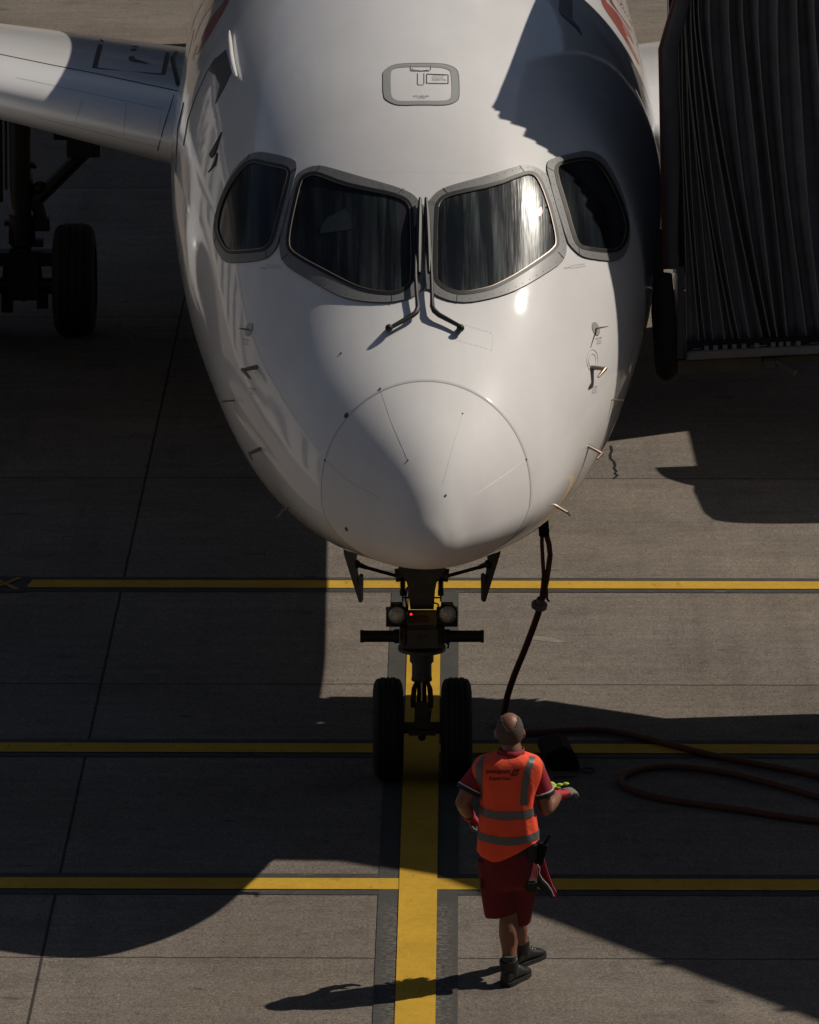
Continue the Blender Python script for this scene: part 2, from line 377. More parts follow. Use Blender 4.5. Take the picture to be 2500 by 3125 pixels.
# ------------------------------------------------------------ apron
g = MB(); S = 600.0
g.add([(-S, -S, 0), (S, -S, 0), (S, S, 0), (-S, S, 0)], [(0, 1, 2, 3)])
struct(obj('apron', g, M['concrete'], smooth=False))
def sheet(name, x0, x1, y0, y1, z, m, skew=0.0):
    b = MB(); b.add([(x0, y0, z), (x1, y0, z), (x1, y1, z), (x0+skew, y1, z)], [(0, 1, 2, 3)])
    return struct(obj(name, b, m, smooth=False))
CX0, CX1 = -.122, .118
Z1, Z2, Z3 = .004, .008, .012
# stop lines across the stand: black borders, then yellow
for (y0, y1, xa, xb) in ((4.97, 5.19, -3.0, 12.0), (.58, .80, -9.0, 12.0), (-2.48, -2.25, -9.0, 12.0)):
    sheet('stop_line_border', xa-(.5 if xa > -5 else 0), xb, y0-.10, y1+.11, Z1, M['black_mark'])
    sheet('stop_line', xa, xb, y0, y1, Z3-.003, M['yellow'], skew=.03 if xa > -5 else 0)
sheet('lead_in_line_border', -.252, .25, -30, 4.86, .0062, M['black_worn'])
sheet('lead_in_line', CX0, CX1, -30, 4.99, Z3+.002, M['yellow'])
sheet('x_mark_patch', -3.75, -3.0, 4.84, 5.30, .0072, M['black_mark'])
xm = MB()
for a in (1, -1):
    d = Vector((.10, .17*a, 0)); n = Vector((-d.y, d.x, 0)).normalized()*.020; c = Vector((-3.165, 5.06, .0135 + (.002 if a > 0 else 0)))
    xm.add([c-d-n, c+d-n, c+d+n, c-d+n], [(0, 1, 2, 3)])
struct(obj('x_marking', xm, paint_mat('faded_yellow_paint', (.42, .24, .06), .05), smooth=False))
# thin dark repair crack and a pale scrape on the slab
cr = MB(); pts = [(1864, 1360), (1868, 1375), (1862, 1388), (1864, 1400), (1874, 1408), (1878, 1420), (1874, 1428), (1882, 1438), (1876, 1444), (1885, 1450), (1872, 1461)]
gp = [gnd(x, y, .003) for x, y in pts]
for a, b in zip(gp[:-1], gp[1:]):
    o = Vector((.011, 0, 0)); cr.add([a-o, a+o, b+o, b-o], [(0, 1, 2, 3)])
struct(obj('slab_crack', cr, M['seal'], smooth=False))
sc_ = MB(); q = [gnd(x, y, .002) for x, y in ((1590, 1936), (1660, 1943), (1745, 1958), (1700, 1961), (1620, 1952))]
sc_.add(q, [(0, 1, 2, 3, 4)]); struct(obj('pale_scrape', sc_, paint_mat('pale_scraped_concrete', (.31, .275, .24), .45, edge=(.235, .203, .178)), smooth=False))

# ------------------------------------------------------------ the airliner
AX, AR = .001, .018
air = thing('airliner', 'white twin-jet airliner facing the camera, four dark cockpit windows, red streaks on its sides', 'airliner', (AX, 0, 0), AR)
AM = Matrix.Translation((AX, 0, 0)) @ Matrix.Rotation(AR, 4, 'Z'); AMI = AM.inverted(); AR3 = AM.to_3x3()
TY = -3.05
kt = [0, .01, .04, .15, .35, .87, 1.6, 2.3, 3.2, 4.2, 5.5, 7, 22, 27, 32]
kw = [0, .062, .127, .255, .445, .775, 1.045, 1.282, 1.457, 1.602, 1.708, 1.75, 1.75, 1.3, .25]
kb = [2.40, 2.343, 2.285, 2.215, 2.15, 2.035, 1.850, 1.722, 1.674, 1.678, 1.663, 1.65, 1.65, 2.5, 3.9]
km = [2.40, 2.403, 2.41, 2.42, 2.44, 2.52, 2.71, 2.933, 3.131, 3.308, 3.51, 3.5, 3.5, 3.9, 4.4]
zt_k = [0, .01, .04, .15, .35, .63, .87, 1.6, 2.1, 2.6, 3.2, 4.3, 5.6, 7, 22, 32]
zt_v = [2.40, 2.465, 2.55, 2.75, 2.96, 3.15, 3.29, 3.655, 4.07, 4.47, 4.78, 5.08, 5.3, 5.4, 5.4, 4.8]
def pch(x, y, q):
    n = len(x); h = [x[i+1]-x[i] for i in range(n-1)]; d = [(y[i+1]-y[i])/h[i] for i in range(n-1)]; m = [0.0]*n
    for i in range(1, n-1):
        if d[i-1]*d[i] > 0:
            w1 = 2*h[i]+h[i-1]; w2 = h[i]+2*h[i-1]; m[i] = (w1+w2)/(w1/d[i-1]+w2/d[i])
    m[0] = d[0]; m[-1] = d[-1]; out = []
    for v in q:
        i = max(0, min(n-2, next((k for k in range(n-1) if x[k+1] >= v), n-2))); t = (v-x[i])/h[i]
        out.append((2*t**3-3*t**2+1)*y[i]+(t**3-2*t**2+t)*h[i]*m[i]+(-2*t**3+3*t**2)*y[i+1]+(t**3-t**2)*h[i]*m[i+1])
    return out
def smooth_list(q, v, sig=.15):
    # gaussian smoothing along the station axis, weaker near the tip, so no knot shows as a crease
    out = []
    for i, a in enumerate(q):
        s = min(sig, .05+a*.08) if a > .02 else .0001; s = max(s, 1e-4)
        ws = 0; acc = 0
        for j in range(max(0, i-40), min(len(q), i+41)):
            b = q[j]
            if abs(b-a) > 3*s: continue
            dq = (q[min(j+1, len(q)-1)]-q[max(j-1, 0)])/2
            k = math.exp(-.5*((a-b)/s)**2)*dq; ws += k; acc += k*v[j]
        out.append(acc/ws if ws > 0 else v[i])
    return out
qs = [0.63*((i/44)**2) for i in range(45)]
q2 = [0.63+i*.03 for i in range(1, 171)]; q3 = [q2[-1]+i*.3 for i in range(1, 88)]
NQ1 = len(qs)
qa = qs+q2+q3
qa = [x for x in qa if x <= 32]
kw_s, kb_s, km_s, kt_s = (pch(kt, kw, qa), pch(kt, kb, qa), pch(kt, km, qa), pch(zt_k, zt_v, qa))
def sm(v):
    s = smooth_list(qa, v); return [v[i] if qa[i] < .5 else v[i]+(s[i]-v[i])*min(1, (qa[i]-.5)/.5) for i in range(len(v))]
kw_s, kb_s, km_s, kt_s = sm(kw_s), sm(kb_s), sm(km_s), sm(kt_s)
NTH = 160
def lin(arr, q):
    import bisect
    j = min(max(bisect.bisect_left(qa, q), 1), len(qa)-1); t = (q-qa[j-1])/(qa[j]-qa[j-1]); return arr[j-1]+(arr[j]-arr[j-1])*t
def section(i):
    # stations lean back at the top round the nose, so the radome joint is a tilted ring
    r = []; q0 = qa[i]; lean = .155*(q0/.63 if q0 < .63 else max(0, 1-(q0-.63)/1.5))
    for k in range(NTH):
        a = 2*math.pi*k/NTH; c, s = math.cos(a), math.sin(a); q_ = q0+lean*c
        w_, b_, m_, t_ = lin(kw_s, q_), lin(kb_s, q_), lin(km_s, q_), lin(kt_s, q_)
        r.append(Vector((w_*s, TY+q_, m_+((t_-m_)*c if c > 0 else (m_-b_)*c))))
    return r
secs = [section(i) for i in range(1, len(qa))]
shell = MB(); shell.loft(secs[NQ1-2:], caps=True)
rad = MB(); rad.loft(secs[:NQ1-1], caps=False); tip = Vector((0, TY, 2.40))
k0 = len(rad.v); rad.v.append(tuple(tip)); rad.f += [(k0, (k+1) % NTH, k) for k in range(NTH)]
full = MB(); full.loft(secs, caps=True)
o = obj('fuselage', shell, M['white'], air, angle=60)
obj('radome', rad, M['radome'], air, angle=60)
BV = BVHTree.FromPolygons([AM @ Vector(p) for p in full.v], full.f)
def hit(x, y, off=0.0, bvh=None):
    d = ray(x, y).normalized(); r = (bvh or BV).ray_cast(CW, d)
    if r[0] is None: return None
    n = r[1].normalized()
    if n.dot(d) > 0: n = -n
    return r[0] + n*off
def hitn(x, y):
    d = ray(x, y).normalized(); r = BV.ray_cast(CW, d); n = r[1].normalized()
    if n.dot(d) > 0: n = -n
    return r[0], n
def chaikin(p, k=2):
    for _ in range(k):
        q = []
        for i in range(len(p)):
            a, b = p[i], p[(i+1) % len(p)]
            q += [(a[0]*.75+b[0]*.25, a[1]*.75+b[1]*.25), (a[0]*.25+b[0]*.75, a[1]*.25+b[1]*.75)]
        p = q
    return p
def inpoly(x, y, P):
    c = False; j = len(P)-1
    for i in range(len(P)):
        if (P[i][1] > y) != (P[j][1] > y) and x < (P[j][0]-P[i][0])*(y-P[i][1])/(P[j][1]-P[i][1])+P[i][0]: c = not c
        j = i
    return c
def decal(mb, outer, off, inner=None, step=22.0, skirt=.0, bvh=None, inv=None):
    """mesh over the curved skin inside an outline; skirt gives it an edge down into the skin"""
    inv = inv if inv is not None else AMI
    loops = [outer] + ([inner] if inner else []); V = []; E = []
    for L in loops:
        L2 = []
        for i in range(len(L)):
            a, b = L[i], L[(i+1) % len(L)]; n = max(1, int(math.hypot(b[0]-a[0], b[1]-a[1])/step))
            L2 += [(a[0]+(b[0]-a[0])*t/n, a[1]+(b[1]-a[1])*t/n) for t in range(n)]
        s0 = len(V); V += [Vector(p) for p in L2]; E += [(s0+i, s0+(i+1) % len(L2)) for i in range(len(L2))]
    xs = [p[0] for p in outer]; ys = [p[1] for p in outer]
    x = min(xs)+step/2
    while x < max(xs):
        y = min(ys)+step/2
        while y < max(ys):
            if inpoly(x, y, outer) and not (inner and inpoly(x, y, inner)): V.append(Vector((x, y)))
            y += step
        x += step
    vo, eo, fo, ov, oe, of = delaunay_2d_cdt(V, E, [], 0, 1e-4)
    pts = []; P0 = []
    for p in vo:
        h_ = hit(p.x, p.y, off, bvh); pts.append(inv @ h_ if h_ is not None else None)
        h_ = hit(p.x, p.y, -.01, bvh); P0.append(inv @ h_ if h_ is not None else None)
    base = len(mb.v); idx = {}; cnt = {}
    def vid(i):
        if i not in idx: idx[i] = len(mb.v); mb.v.append(tuple(pts[i]))
        return idx[i]
    for f in fo:
        cx = sum(vo[i].x for i in f)/len(f); cy = sum(vo[i].y for i in f)/len(f)
        if not inpoly(cx, cy, outer) or (inner and inpoly(cx, cy, inner)): continue
        if any(pts[i] is None for i in f): continue
        if max((pts[f[0]]-pts[i]).length for i in f) > .35: continue
        mb.f.append(tuple(vid(i) for i in f))
        for a, b in zip(f, list(f[1:])+[f[0]]):
            k = (min(a, b), max(a, b)); cnt[k] = cnt.get(k, 0)+1
    if skirt:
        low = {}
        def lid(i):
            if i not in low: low[i] = len(mb.v); mb.v.append(tuple(P0[i]))
            return low[i]
        for (a, b), c in cnt.items():
            if c == 1: mb.f.append((vid(a), vid(b), lid(b), lid(a)))
    return mb
def surf_line(mb, pts, w, off=.002, closed=False, inv=None):
    """thin strip lying on the skin; w in metres"""
    inv = inv if inv is not None else AMI
    P = []
    n = len(pts)
    for i in range(n if closed else n-1):
        a, b = pts[i], pts[(i+1) % n]; k = max(1, int(math.hypot(b[0]-a[0], b[1]-a[1])/12))
        P += [(a[0]+(b[0]-a[0])*t/k, a[1]+(b[1]-a[1])*t/k) for t in range(k)]
    P.append(pts[0] if closed else pts[-1])
    H = [hit(x, y, off) for x, y in P]; H = [h_ for h_ in H if h_ is not None]
    if len(H) > 1: mb.tube([inv @ h_ for h_ in H], w/2, 4, caps=False)
    return mb
A_ = lambda P: [(500+x/1.917, 400+y/1.917) for x, y in P]
B_ = lambda P: [(1200+x/1.917, 400+y/1.917) for x, y in P]
LM_o = [(805,240),(860,212),(920,205),(1000,225),(1150,270),(1310,315),(1400,345),(1460,375),(1487,405),(1500,435),(1524,435),(1524,930),(1500,932),(1485,957),(1440,985),(1330,1008),(1200,1005),(1080,985),(1000,955),(850,870),(740,805),(700,765),(683,720),(682,640),(710,500),(745,370),(775,270)]
LM_g = [(800,300),(830,265),(880,250),(920,258),(1050,310),(1200,345),(1330,370),(1410,400),(1440,430),(1455,480),(1460,880),(1425,925),(1370,955),(1290,958),(1180,940),(1090,905),(960,835),(820,760),(745,710),(728,660),(740,560),(770,420)]
LS_o = [(505,140),(560,123),(640,135),(740,160),(775,180),(787,215),(775,265),(745,390),(708,520),(672,665),(655,700),(610,745),(530,765),(400,773),(360,765),(335,735),(300,660),(293,590),(310,470),(370,310),(430,210)]
LS_g = [(475,200),(530,175),(560,180),(640,200),(720,215),(742,240),(740,270),(700,420),(665,560),(645,640),(610,690),(560,705),(400,715),(370,700),(345,665),(315,600),(312,540),(335,430),(400,290)]
RM_o = [(187,435),(205,430),(215,405),(250,365),(300,335),(380,310),(560,262),(720,210),(770,200),(830,215),(880,245),(900,270),(940,385),(985,560),(1010,660),(1008,720),(985,770),(900,830),(740,925),(640,965),(540,990),(440,1008),(350,1003),(280,980),(240,958),(222,932),(187,930)]
RM_g = [(250,460),(265,415),(300,385),(360,365),(600,315),(750,255),(800,245),(840,265),(875,330),(920,460),(950,590),(958,660),(945,690),(900,730),(740,840),(620,905),(560,930),(440,955),(370,955),(300,930),(255,890),(243,850)]
RS_o = [(905,175),(960,155),(1060,130),(1120,118),(1180,130),(1230,165),(1280,240),(1330,350),(1365,460),(1378,560),(1378,640),(1355,720),(1310,760),(1230,760),(1130,745),(1090,730),(1045,690),(1014,650),(965,480),(905,270),(893,210)]
RS_g = [(950,200),(1000,185),(1110,163),(1160,170),(1210,205),(1260,280),(1320,400),(1358,520),(1362,590),(1345,660),(1310,700),(1240,708),(1110,690),(1075,670),(1050,620),(1000,440),(945,260)]
def shrink(P, d):
    cx = sum(p[0] for p in P)/len(P); cy = sum(p[1] for p in P)/len(P); out = []
    n = len(P)
    for i in range(n):
        a, b = P[i-1], P[(i+1) % n]; tx, ty = b[0]-a[0], b[1]-a[1]; l = math.hypot(tx, ty) or 1; nx, ny = -ty/l, tx/l
        if (cx-P[i][0])*nx+(cy-P[i][1])*ny < 0: nx, ny = -nx, -ny
        out.append((P[i][0]+nx*d, P[i][1]+ny*d))
    return out
def window(name, outer, glass, cv, label=None, gm='glassdark'):
    out = chaikin(cv(outer), 1); gl = chaikin(cv(glass), 1)
    fr = obj(name, decal(MB(), out, .012, shrink(gl, -4), skirt=1), M['frame'], air, angle=35)
    if label: fr['label'] = label
    obj('seal', decal(MB(), shrink(gl, -5), .0145, shrink(gl, 5), skirt=1), M['seal'], fr)
    tr = MB(); surf_line(tr, shrink(gl, 5.5), .008, .013, True); obj('trim', tr, M['trim'], fr)
    obj('glass_pane', decal(MB(), shrink(gl, 3), .006, step=16), M[gm], fr, angle=180)
    rv = MB(); mid = [((a[0]+b[0])/2, (a[1]+b[1])/2) for a, b in zip(shrink(out, 9), shrink(out, 9))]
    # rivets round the frame
    L = shrink(out, 9); acc = 0
    for i in range(len(L)):
        a, b = L[i], L[(i+1) % len(L)]; d = math.hypot(b[0]-a[0], b[1]-a[1]); t = 24-acc
        while t < d:
            x, y = a[0]+(b[0]-a[0])*t/d, a[1]+(b[1]-a[1])*t/d; p, n = hitn(x, y)
            rv.cyl(AMI @ (p+n*.010), AMI @ (p+n*.0128), .0036, n=6); t += 24
        acc = (acc+d) % 24
    obj('rivet_row', rv, M['seam'], fr)
    ln = MB(); surf_line(ln, out, .006, .002, True)
    obj('frame_edge', ln, M['seam'], fr)
    return fr
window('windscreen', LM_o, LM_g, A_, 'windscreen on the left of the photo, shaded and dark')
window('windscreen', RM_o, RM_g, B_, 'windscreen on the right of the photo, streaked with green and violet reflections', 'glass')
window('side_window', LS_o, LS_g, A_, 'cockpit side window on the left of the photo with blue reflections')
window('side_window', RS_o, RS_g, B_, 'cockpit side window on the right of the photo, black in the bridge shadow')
pd_ = MB(); decal(pd_, A_([(915,605),(922,560),(960,510),(1062,455),(1090,500),(1112,578),(1000,592)]), .0075, step=10); obj('paper_on_glareshield', pd_, mat('dim_paper_behind_glass', (.020, .025, .025), .3, coat=.5, coat_r=.05), air)
pd_ = MB(); decal(pd_, B_([(838,498),(846,462),(862,444),(872,470),(866,502)]), .0075, step=6); obj('red_reflection', pd_, mat('painted_red_reflection', (.9, .02, .03), .3), air)  # red reflection in the pane, painted on as a bright decal
# frame joints
jn = MB()
for cv, L in ((A_, [((920,205),(895,245)),((1405,342),(1375,368)),((732,725),(693,757)),((1335,965),(1337,1008)),((508,140),(498,172)),((783,225),(745,245)),((605,705),(605,745)),((323,600),(305,655)),((1525,440),(1525,925)),((775,265),(682,660))]),
              (B_, [((735,207),(765,248)),((290,340),(315,368)),((960,712),(993,750)),((372,965),(370,1005)),((895,218),(935,240)),((1080,690),(1082,728)),((898,262),(1008,655))])):
    for a, b in L: surf_line(jn, cv([a, b]), .005, .0125)
obj('frame_joint', jn, M['seal'], air)
# centre post bottom tab is part of the frames; small dark rivets are modelled above

# wipers
def off_pts(P, cv, h_):
    r = []
    for i, p in enumerate(cv(P)):
        hh = h_[i] if isinstance(h_, (list, tuple)) else h_
        r.append(AMI @ hit(p[0], p[1], hh))
    return r
def parallax(P, hs):  # pixel positions of a raised piece -> point above the skin seen on that sight line
    out = []
    for (x, y), h_ in zip(P, hs):
        p, n = hitn(x, y); d = ray(x, y).normalized()
        out.append(AMI @ (p - d*(h_/max(.25, abs(n.dot(d))))))
    return out
for cv, arm, blade, link, cap in (
      (A_, [(1470,560),(1474,700),(1473,850),(1482,985),(1487,1030),(1478,1058),(1455,1078),(1330,1148)], [(1500,393),(1497,500),(1493,700),(1494,830)], [(1478,640),(1493,640)], (1318,1152)),
      (B_, [(212,560),(217,700),(224,850),(228,985),(229,1025),(240,1050),(268,1075),(385,1138)], [(192,393),(198,480),(206,660),(211,828)], [(214,640),(206,650)], (394,1152))):
    wp = MB(); P = cv(arm); hs = [.04, .05, .05, .05, .05, .048, .045, .04]
    wp.tube(parallax(P, hs), [.010, .011, .012, .013, .016, .018, .017, .013], 8)
    wo_ = obj('wiper', wp, M['wiper'], air)
    bl = MB(); pb = parallax(cv(blade), [.045, .05, .05, .045]); bl.tube(pb, [(.010, .016), (.020, .026), (.020, .026), (.012, .016)], 8)
    bl.tube(parallax(cv(link), [.055, .05]), .012, 8)
    obj('blade', bl, M['wiper'], wo_)
    cp = MB(); p, n = hitn(*cv([cap])[0]); q0 = parallax(cv([cap]), [.048])[0]; q1 = AMI @ p
    cp.tube([AMI @ (p-n*.01), q0+ (AMI.to_3x3() @ n)*.004], [.018, .022], 12); cp.ball(q0, .025, 8)
    obj('pivot_cap', cp, M['wiper'], wo_)

# roof escape hatch
H_ = lambda P: [(1130+x/5.565, 170+y/5.565) for x, y in P]
HO = [(215,330),(225,270),(330,185),(480,140),(860,128),(1200,135),(1350,165),(1450,215),(1498,290),(1512,500),(1510,720),(1470,775),(1380,820),(1250,845),(860,838),(520,848),(400,825),(290,770),(222,700)]
HI = [(350,300),(370,245),(450,205),(600,193),(860,190),(1180,200),(1280,220),(1350,250),(1370,300),(1385,500),(1385,680),(1350,740),(1250,770),(860,765),(520,775),(430,755),(360,700),(348,500)]
hb = obj('roof_hatch', decal(MB(), chaikin(H_(HO), 1), .003, chaikin(H_(HI), 1)), M['hatchgrey'], air)
hl = MB(); surf_line(hl, chaikin(H_(HO), 1), .006, .002, True)
for L in ([(805,300),(805,480),(825,500),(895,500),(915,480),(915,300)], [(685,170),(685,245),(710,265),(1000,265),(1025,245),(1025,170)], [(715,215),(715,242),(860,262),(995,245)]): surf_line(hl, H_(L), .004, .003)
surf_line(hl, H_([(960,315),(960,468),(1325,475),(1325,328)]), .005, .003, True)
obj('outline', hl, M['seam'], hb)

def lettering(name, body, *a, m_='decaltext', parent=None, fn=None, **k):
    q_ = MB(); text_decal(q_, body, *a, **k); (fn or obj)(name, q_, M[m_], parent or air, smooth=False)
def text_decal(mb, body, x, y, w, rot=0, bvh=None, inv=None, off=.0035, flip=False, bold=0.0, hscale=1.0):
    """lettering laid onto the skin; x,y centre and w width in pixels of the full picture"""
    cu = bpy.data.curves.new('tx', 'FONT'); cu.body = body; cu.align_x = 'CENTER'; cu.align_y = 'CENTER'; cu.offset = bold
    to = bpy.data.objects.new('tx', cu); COL.objects.link(to); bpy.context.view_layer.update()
    me = bpy.data.meshes.new_from_object(to.evaluated_get(bpy.context.evaluated_depsgraph_get()))
    xs = [v.co.x for v in me.vertices]; k = w/(max(xs)-min(xs)); cx = (max(xs)+min(xs))/2; ys = [v.co.y for v in me.vertices]; cy = (max(ys)+min(ys))/2
    base = len(mb.v); ca, sa = math.cos(math.radians(rot)), math.sin(math.radians(rot)); ok = True; vs = []
    for v in me.vertices:
        u, t = (v.co.x-cx)*k, (v.co.y-cy)*k*hscale
        if flip: u = -u
        px, py = x+u*ca-t*sa, y-(u*sa+t*ca)
        h_ = hit(px, py, off, bvh); 
        if h_ is None: ok = False; h_ = Vector((0, 0, 0))
        vs.append((inv if inv is not None else AMI) @ h_)
    if ok: mb.add(vs, [tuple(p.vertices) for p in me.polygons])
    bpy.data.objects.remove(to); bpy.data.curves.remove(cu); bpy.data.meshes.remove(me)
    return mb
tm = MB(); hx, hy = H_([(1145, 365)])[0]
for i, s_ in enumerate(('TO OPEN HATCH FROM OUTSIDE', 'PULL HANDLE', 'TURN AND PUSH', 'PUSH IN AND DOWN')):
    lettering('stencil_lettering', s_, hx+(i % 2)*4, hy+16-i*6.4-(5 if i > 0 else 0)+4, 50-(i > 0)*8-(i > 1)*5, rot=180)
hx, hy = H_([(865, 700)])[0]
lettering('stencil_lettering', 'KEEP AREA CLEAR', hx, hy-2, 48, rot=180); lettering('stencil_lettering', 'EMERGENCY', hx, hy+3, 26, rot=180)
for sg, cx, cy, rt in ((1, 1755, 813, 8), (-1, 829, 815, -8)):
    lettering('stencil_lettering', 'DO NOT TOUCH WINDSHIELD', cx+8, cy-5, 44, rot=rt); lettering('stencil_lettering', 'BEFORE DISCHARGING STATIC', cx+10, cy+2, 44, rot=rt)
    lettering('stencil_lettering', 'DANGER', cx-24, cy+4, 20, rot=rt)
for cx, cy, rt in ((1827, 1040, 62), (1812, 1190, 72), (752, 1045, -62), (772, 1195, -70)):
    lettering('stencil_lettering', 'NO STEP', cx, cy-8, 20, rot=12 if cx > 1300 else -12, hscale=1.3)
    lettering('stencil_lettering', 'DO NOT', cx+1, cy, 13, rot=12 if cx > 1300 else -12, hscale=1.3); lettering('stencil_lettering', 'OBSTRUCT', cx+1, cy+7, 17, rot=12 if cx > 1300 else -12, hscale=1.3)

# skin seams: radome ring, strips, panel outlines
sm_ = MB()
ri = secs[NQ1-2]; ringp = [p + Vector((0, 0, 0)) for p in ri]
sm_.tube(ringp+[ringp[0]], .0016, 4, caps=False)
obj('radome_seam', sm_, mat('radome_seam_sealant', (.30, .285, .265), .8), air)
ls = MB()
for L in ([(1160,1187),(1195,1290),(1245,1405)], [(1606,1402),(1540,1450),(1445,1515)], [(1412,1262),(1380,1370),(1350,1480)], [(993,1405),(1060,1465),(1160,1520)]): surf_line(ls, L, .004, -.0006)
pieces('lightning_strip', ls, M['strip'], air)
dt = MB()
for x, y, r in ((1058,1268,.019),(1058,1615,.014),(1041,1078,.007),(1160,1187,.008),(1606,1402,.007),(992,1405,.007),(1360,1512,.007),(1245,1405,.005),(1412,1262,.005)):
    p, n = hitn(x, y); dt.cyl(AMI @ (p-n*.003), AMI @ (p+n*.004), r, n=12)
pieces('drain_plug', dt, M['seam'], air)
ps = MB()
surf_line(ps, [(1225,1622),(1223,1700)], .004, -.0012); surf_line(ps, [(1378,1620),(1376,1700)], .004, -.0012)
surf_line(ps, B_([(350,1170),(400,1130),(570,1180),(585,1200),(578,1280),(400,1235),(355,1215)]), .003, -.0008, True)
surf_line(ps, [(1005,527),(1240,525),(1330,527),(1500,528)], .003, -.001)
for P in ([(1200+1165/1.917+ 17*math.cos(a)*1.0, 400+1340/1.917+ 33*math.sin(a)) for a in [k*.3927 for k in range(16)]], [(1200+1165/1.917+ 11*math.cos(a), 400+1345/1.917+ 22*math.sin(a)) for a in [k*.3927 for k in range(16)]]): surf_line(ps, P, .004, .001, True)
obj('panel_seam', ps, M['seam_soft'], air)
rv = MB()
for k in range(22):
    for c0, c1 in (((360,1215),(580,1285)), ((400,1130),(575,1180))):
        t = (k+.5)/22; 
        if k % 3: continue
        x, y = B_([(c0[0]+(c1[0]-c0[0])*t, c0[1]+(c1[1]-c0[1])*t)])[0]; p, n = hitn(x, y); rv.cyl(AMI @ (p-n*.002), AMI @ (p+n*.002), .003, n=6)
obj('rivet_row', rv, M['seam_soft'], air)

# probes: (kind, px of base, px of tip)
def probe(base, elbow, tip_, r, plate=True):
    p, n = hitn(*base); b = MB(); L = AMI.to_3x3() @ n; p = AMI @ p
    e = parallax([elbow], [0])[0] if False else None
    h1 = AMI @ atY(*elbow, (AM @ p).y-.02); b.tube([p-L*.01, p+(h1-p)*.6, h1], [(r*2.2, r), (r*1.8, r*.9), (r*1.5, r*.8)], 10)
    if tip_: h2 = AMI @ atY(*tip_, (AM @ p).y-.10); b.tube([h1+(h1-h2)*.12, h1, h2], [r*.9, r*1.05, r*.5], 10)
    o_ = obj('air_probe', b, M['bronze'], air)
    if plate:
        d = MB(); d.cyl(p-L*.004, p+L*.004, .045, n=20); obj('base_plate', d, M['hatchgrey'], o_)
    return o_
probe((1818,1003), (1832,1000), (1856,996), .006)
probe((1806,1120), (1846,1126), (1826,1151), .014, False)
probe((1868,1220), (1904,1222), None, .005, False)
probe((1797,1360), (1838,1384), (1822,1400), .012, False)
probe((1700,1545), (1735,1565), (1739,1573), .011, False)
probe((760,1006), (745,1004), (731,1002), .006)
probe((784,1118), (742,1130), (763,1155), .014, False)
probe((715,1222), (678,1225), None, .006, False)
probe((795,1368), (760,1385), (770,1405), .012, False)
probe((880,1548), (860,1562), (848,1578), .007, False)

# livery streaks
C3 = lambda P: [(x/1.917, y/1.917) for x, y in P]
C4 = lambda P: [(1400+x/1.568, y/1.568) for x, y in P]
D1 = lambda P: [(540+x/5.75, y/5.75) for x, y in P]
D2 = lambda P: [(1650+x/4.3125, y/4.3125) for x, y in P]
for cv, P in ((D1, [(920,-10),(850,150),(700,400),(560,650),(430,850),(310,1010),(400,770),(470,570),(630,260),(840,20),(960,-300),(1090,-300)]),
              (D1, [(690,0),(600,130),(480,290),(400,450),(330,640),(270,850),(330,560),(420,330),(500,150),(560,0),(640,-250),(800,-250)]),
              (D1, [(480,0),(380,180),(280,420),(200,700),(150,950),(220,600),(290,330),(380,120),(430,0),(500,-250),(560,-250)]),
              (D1, [(300,560),(240,800),(180,1050),(130,1330),(190,960),(250,650),(290,470)]),
              (D1, [(380,760),(320,900),(290,1080),(260,1000),(310,840)]),
              (D2, [(790,-10),(815,70),(870,160),(960,290),(1060,440),(1150,590),(1230,740),(1310,890),(1270,760),(1190,590),(1110,440),(1180,500),(1240,620),(1180,440),(1110,330),(1010,180),(920,80),(850,10),(800,-200),(730,-200)]),
              (D2, [(890,0),(1000,140),(1100,280),(1200,430),(1250,540),(1290,640),(1250,480),(1180,370),(1080,230),(990,100),(930,0),(900,-200),(850,-200)]),
              (D2, [(1000,0),(1080,120),(1150,240),(1210,350),(1230,400),(1190,290),(1120,150),(1050,0),(1030,-200),(970,-200)])):
    m_ = MB(); decal(m_, chaikin(cv(P), 1), .0022, step=7); obj('livery_streak', m_, M['red'], air)

# passenger door frame and dark fittings on the shaded side of the photo's left
dm = MB(); decal(dm, C3([(1216,412),(1262,345),(1325,292),(1355,425),(1310,520),(1262,606),(1290,500),(1262,440)]), .006, step=10, skirt=1)
DHM = mat('dark_door_fitting', (.10, .095, .09), .4, coat=.5)
obj('door_hinge_cover', dm, DHM, air)
dm = MB(); decal(dm, [(1706,-60),(1705,30),(1712,45),(1738,68),(1758,86),(1775,108),(1766,84),(1746,62),(1745,20),(1746,-60)], .008, step=8, skirt=1)
obj('door_hinge_cover', dm, DHM, air)
dr_ = MB(); dr_.tube([AMI @ hit(540+x/5.75, y/5.75, .022) for x, y in ((965,575),(970,700),(985,850),(1000,1000),(1025,1150),(1060,1290),(1090,1385))], [.006, .014, .016, .017, .017, .015, .008], 10)
obj('sunlit_sliver', dr_, M['white'], air)  # raised white strip added to imitate a sliver of sunlight on the flank
ds = MB(); surf_line(ds, C3([(1262,340),(1215,415),(1150,560),(1100,700),(1075,850)]), .008, .002); surf_line(ds, C3([(1075,600),(1040,760),(1030,1000)]), .008, .002)
pieces('door_seam', ds, M['seam'], air)
for P in ([(1228,905),(1300,772),(1262,900),(1238,925)], [(1220,1008),(1240,985),(1275,895),(1265,965)]):
    a = MB(); decal(a, C3(P), .008, step=8, skirt=1); obj('door_vane', a, M['darkmetal'], air)

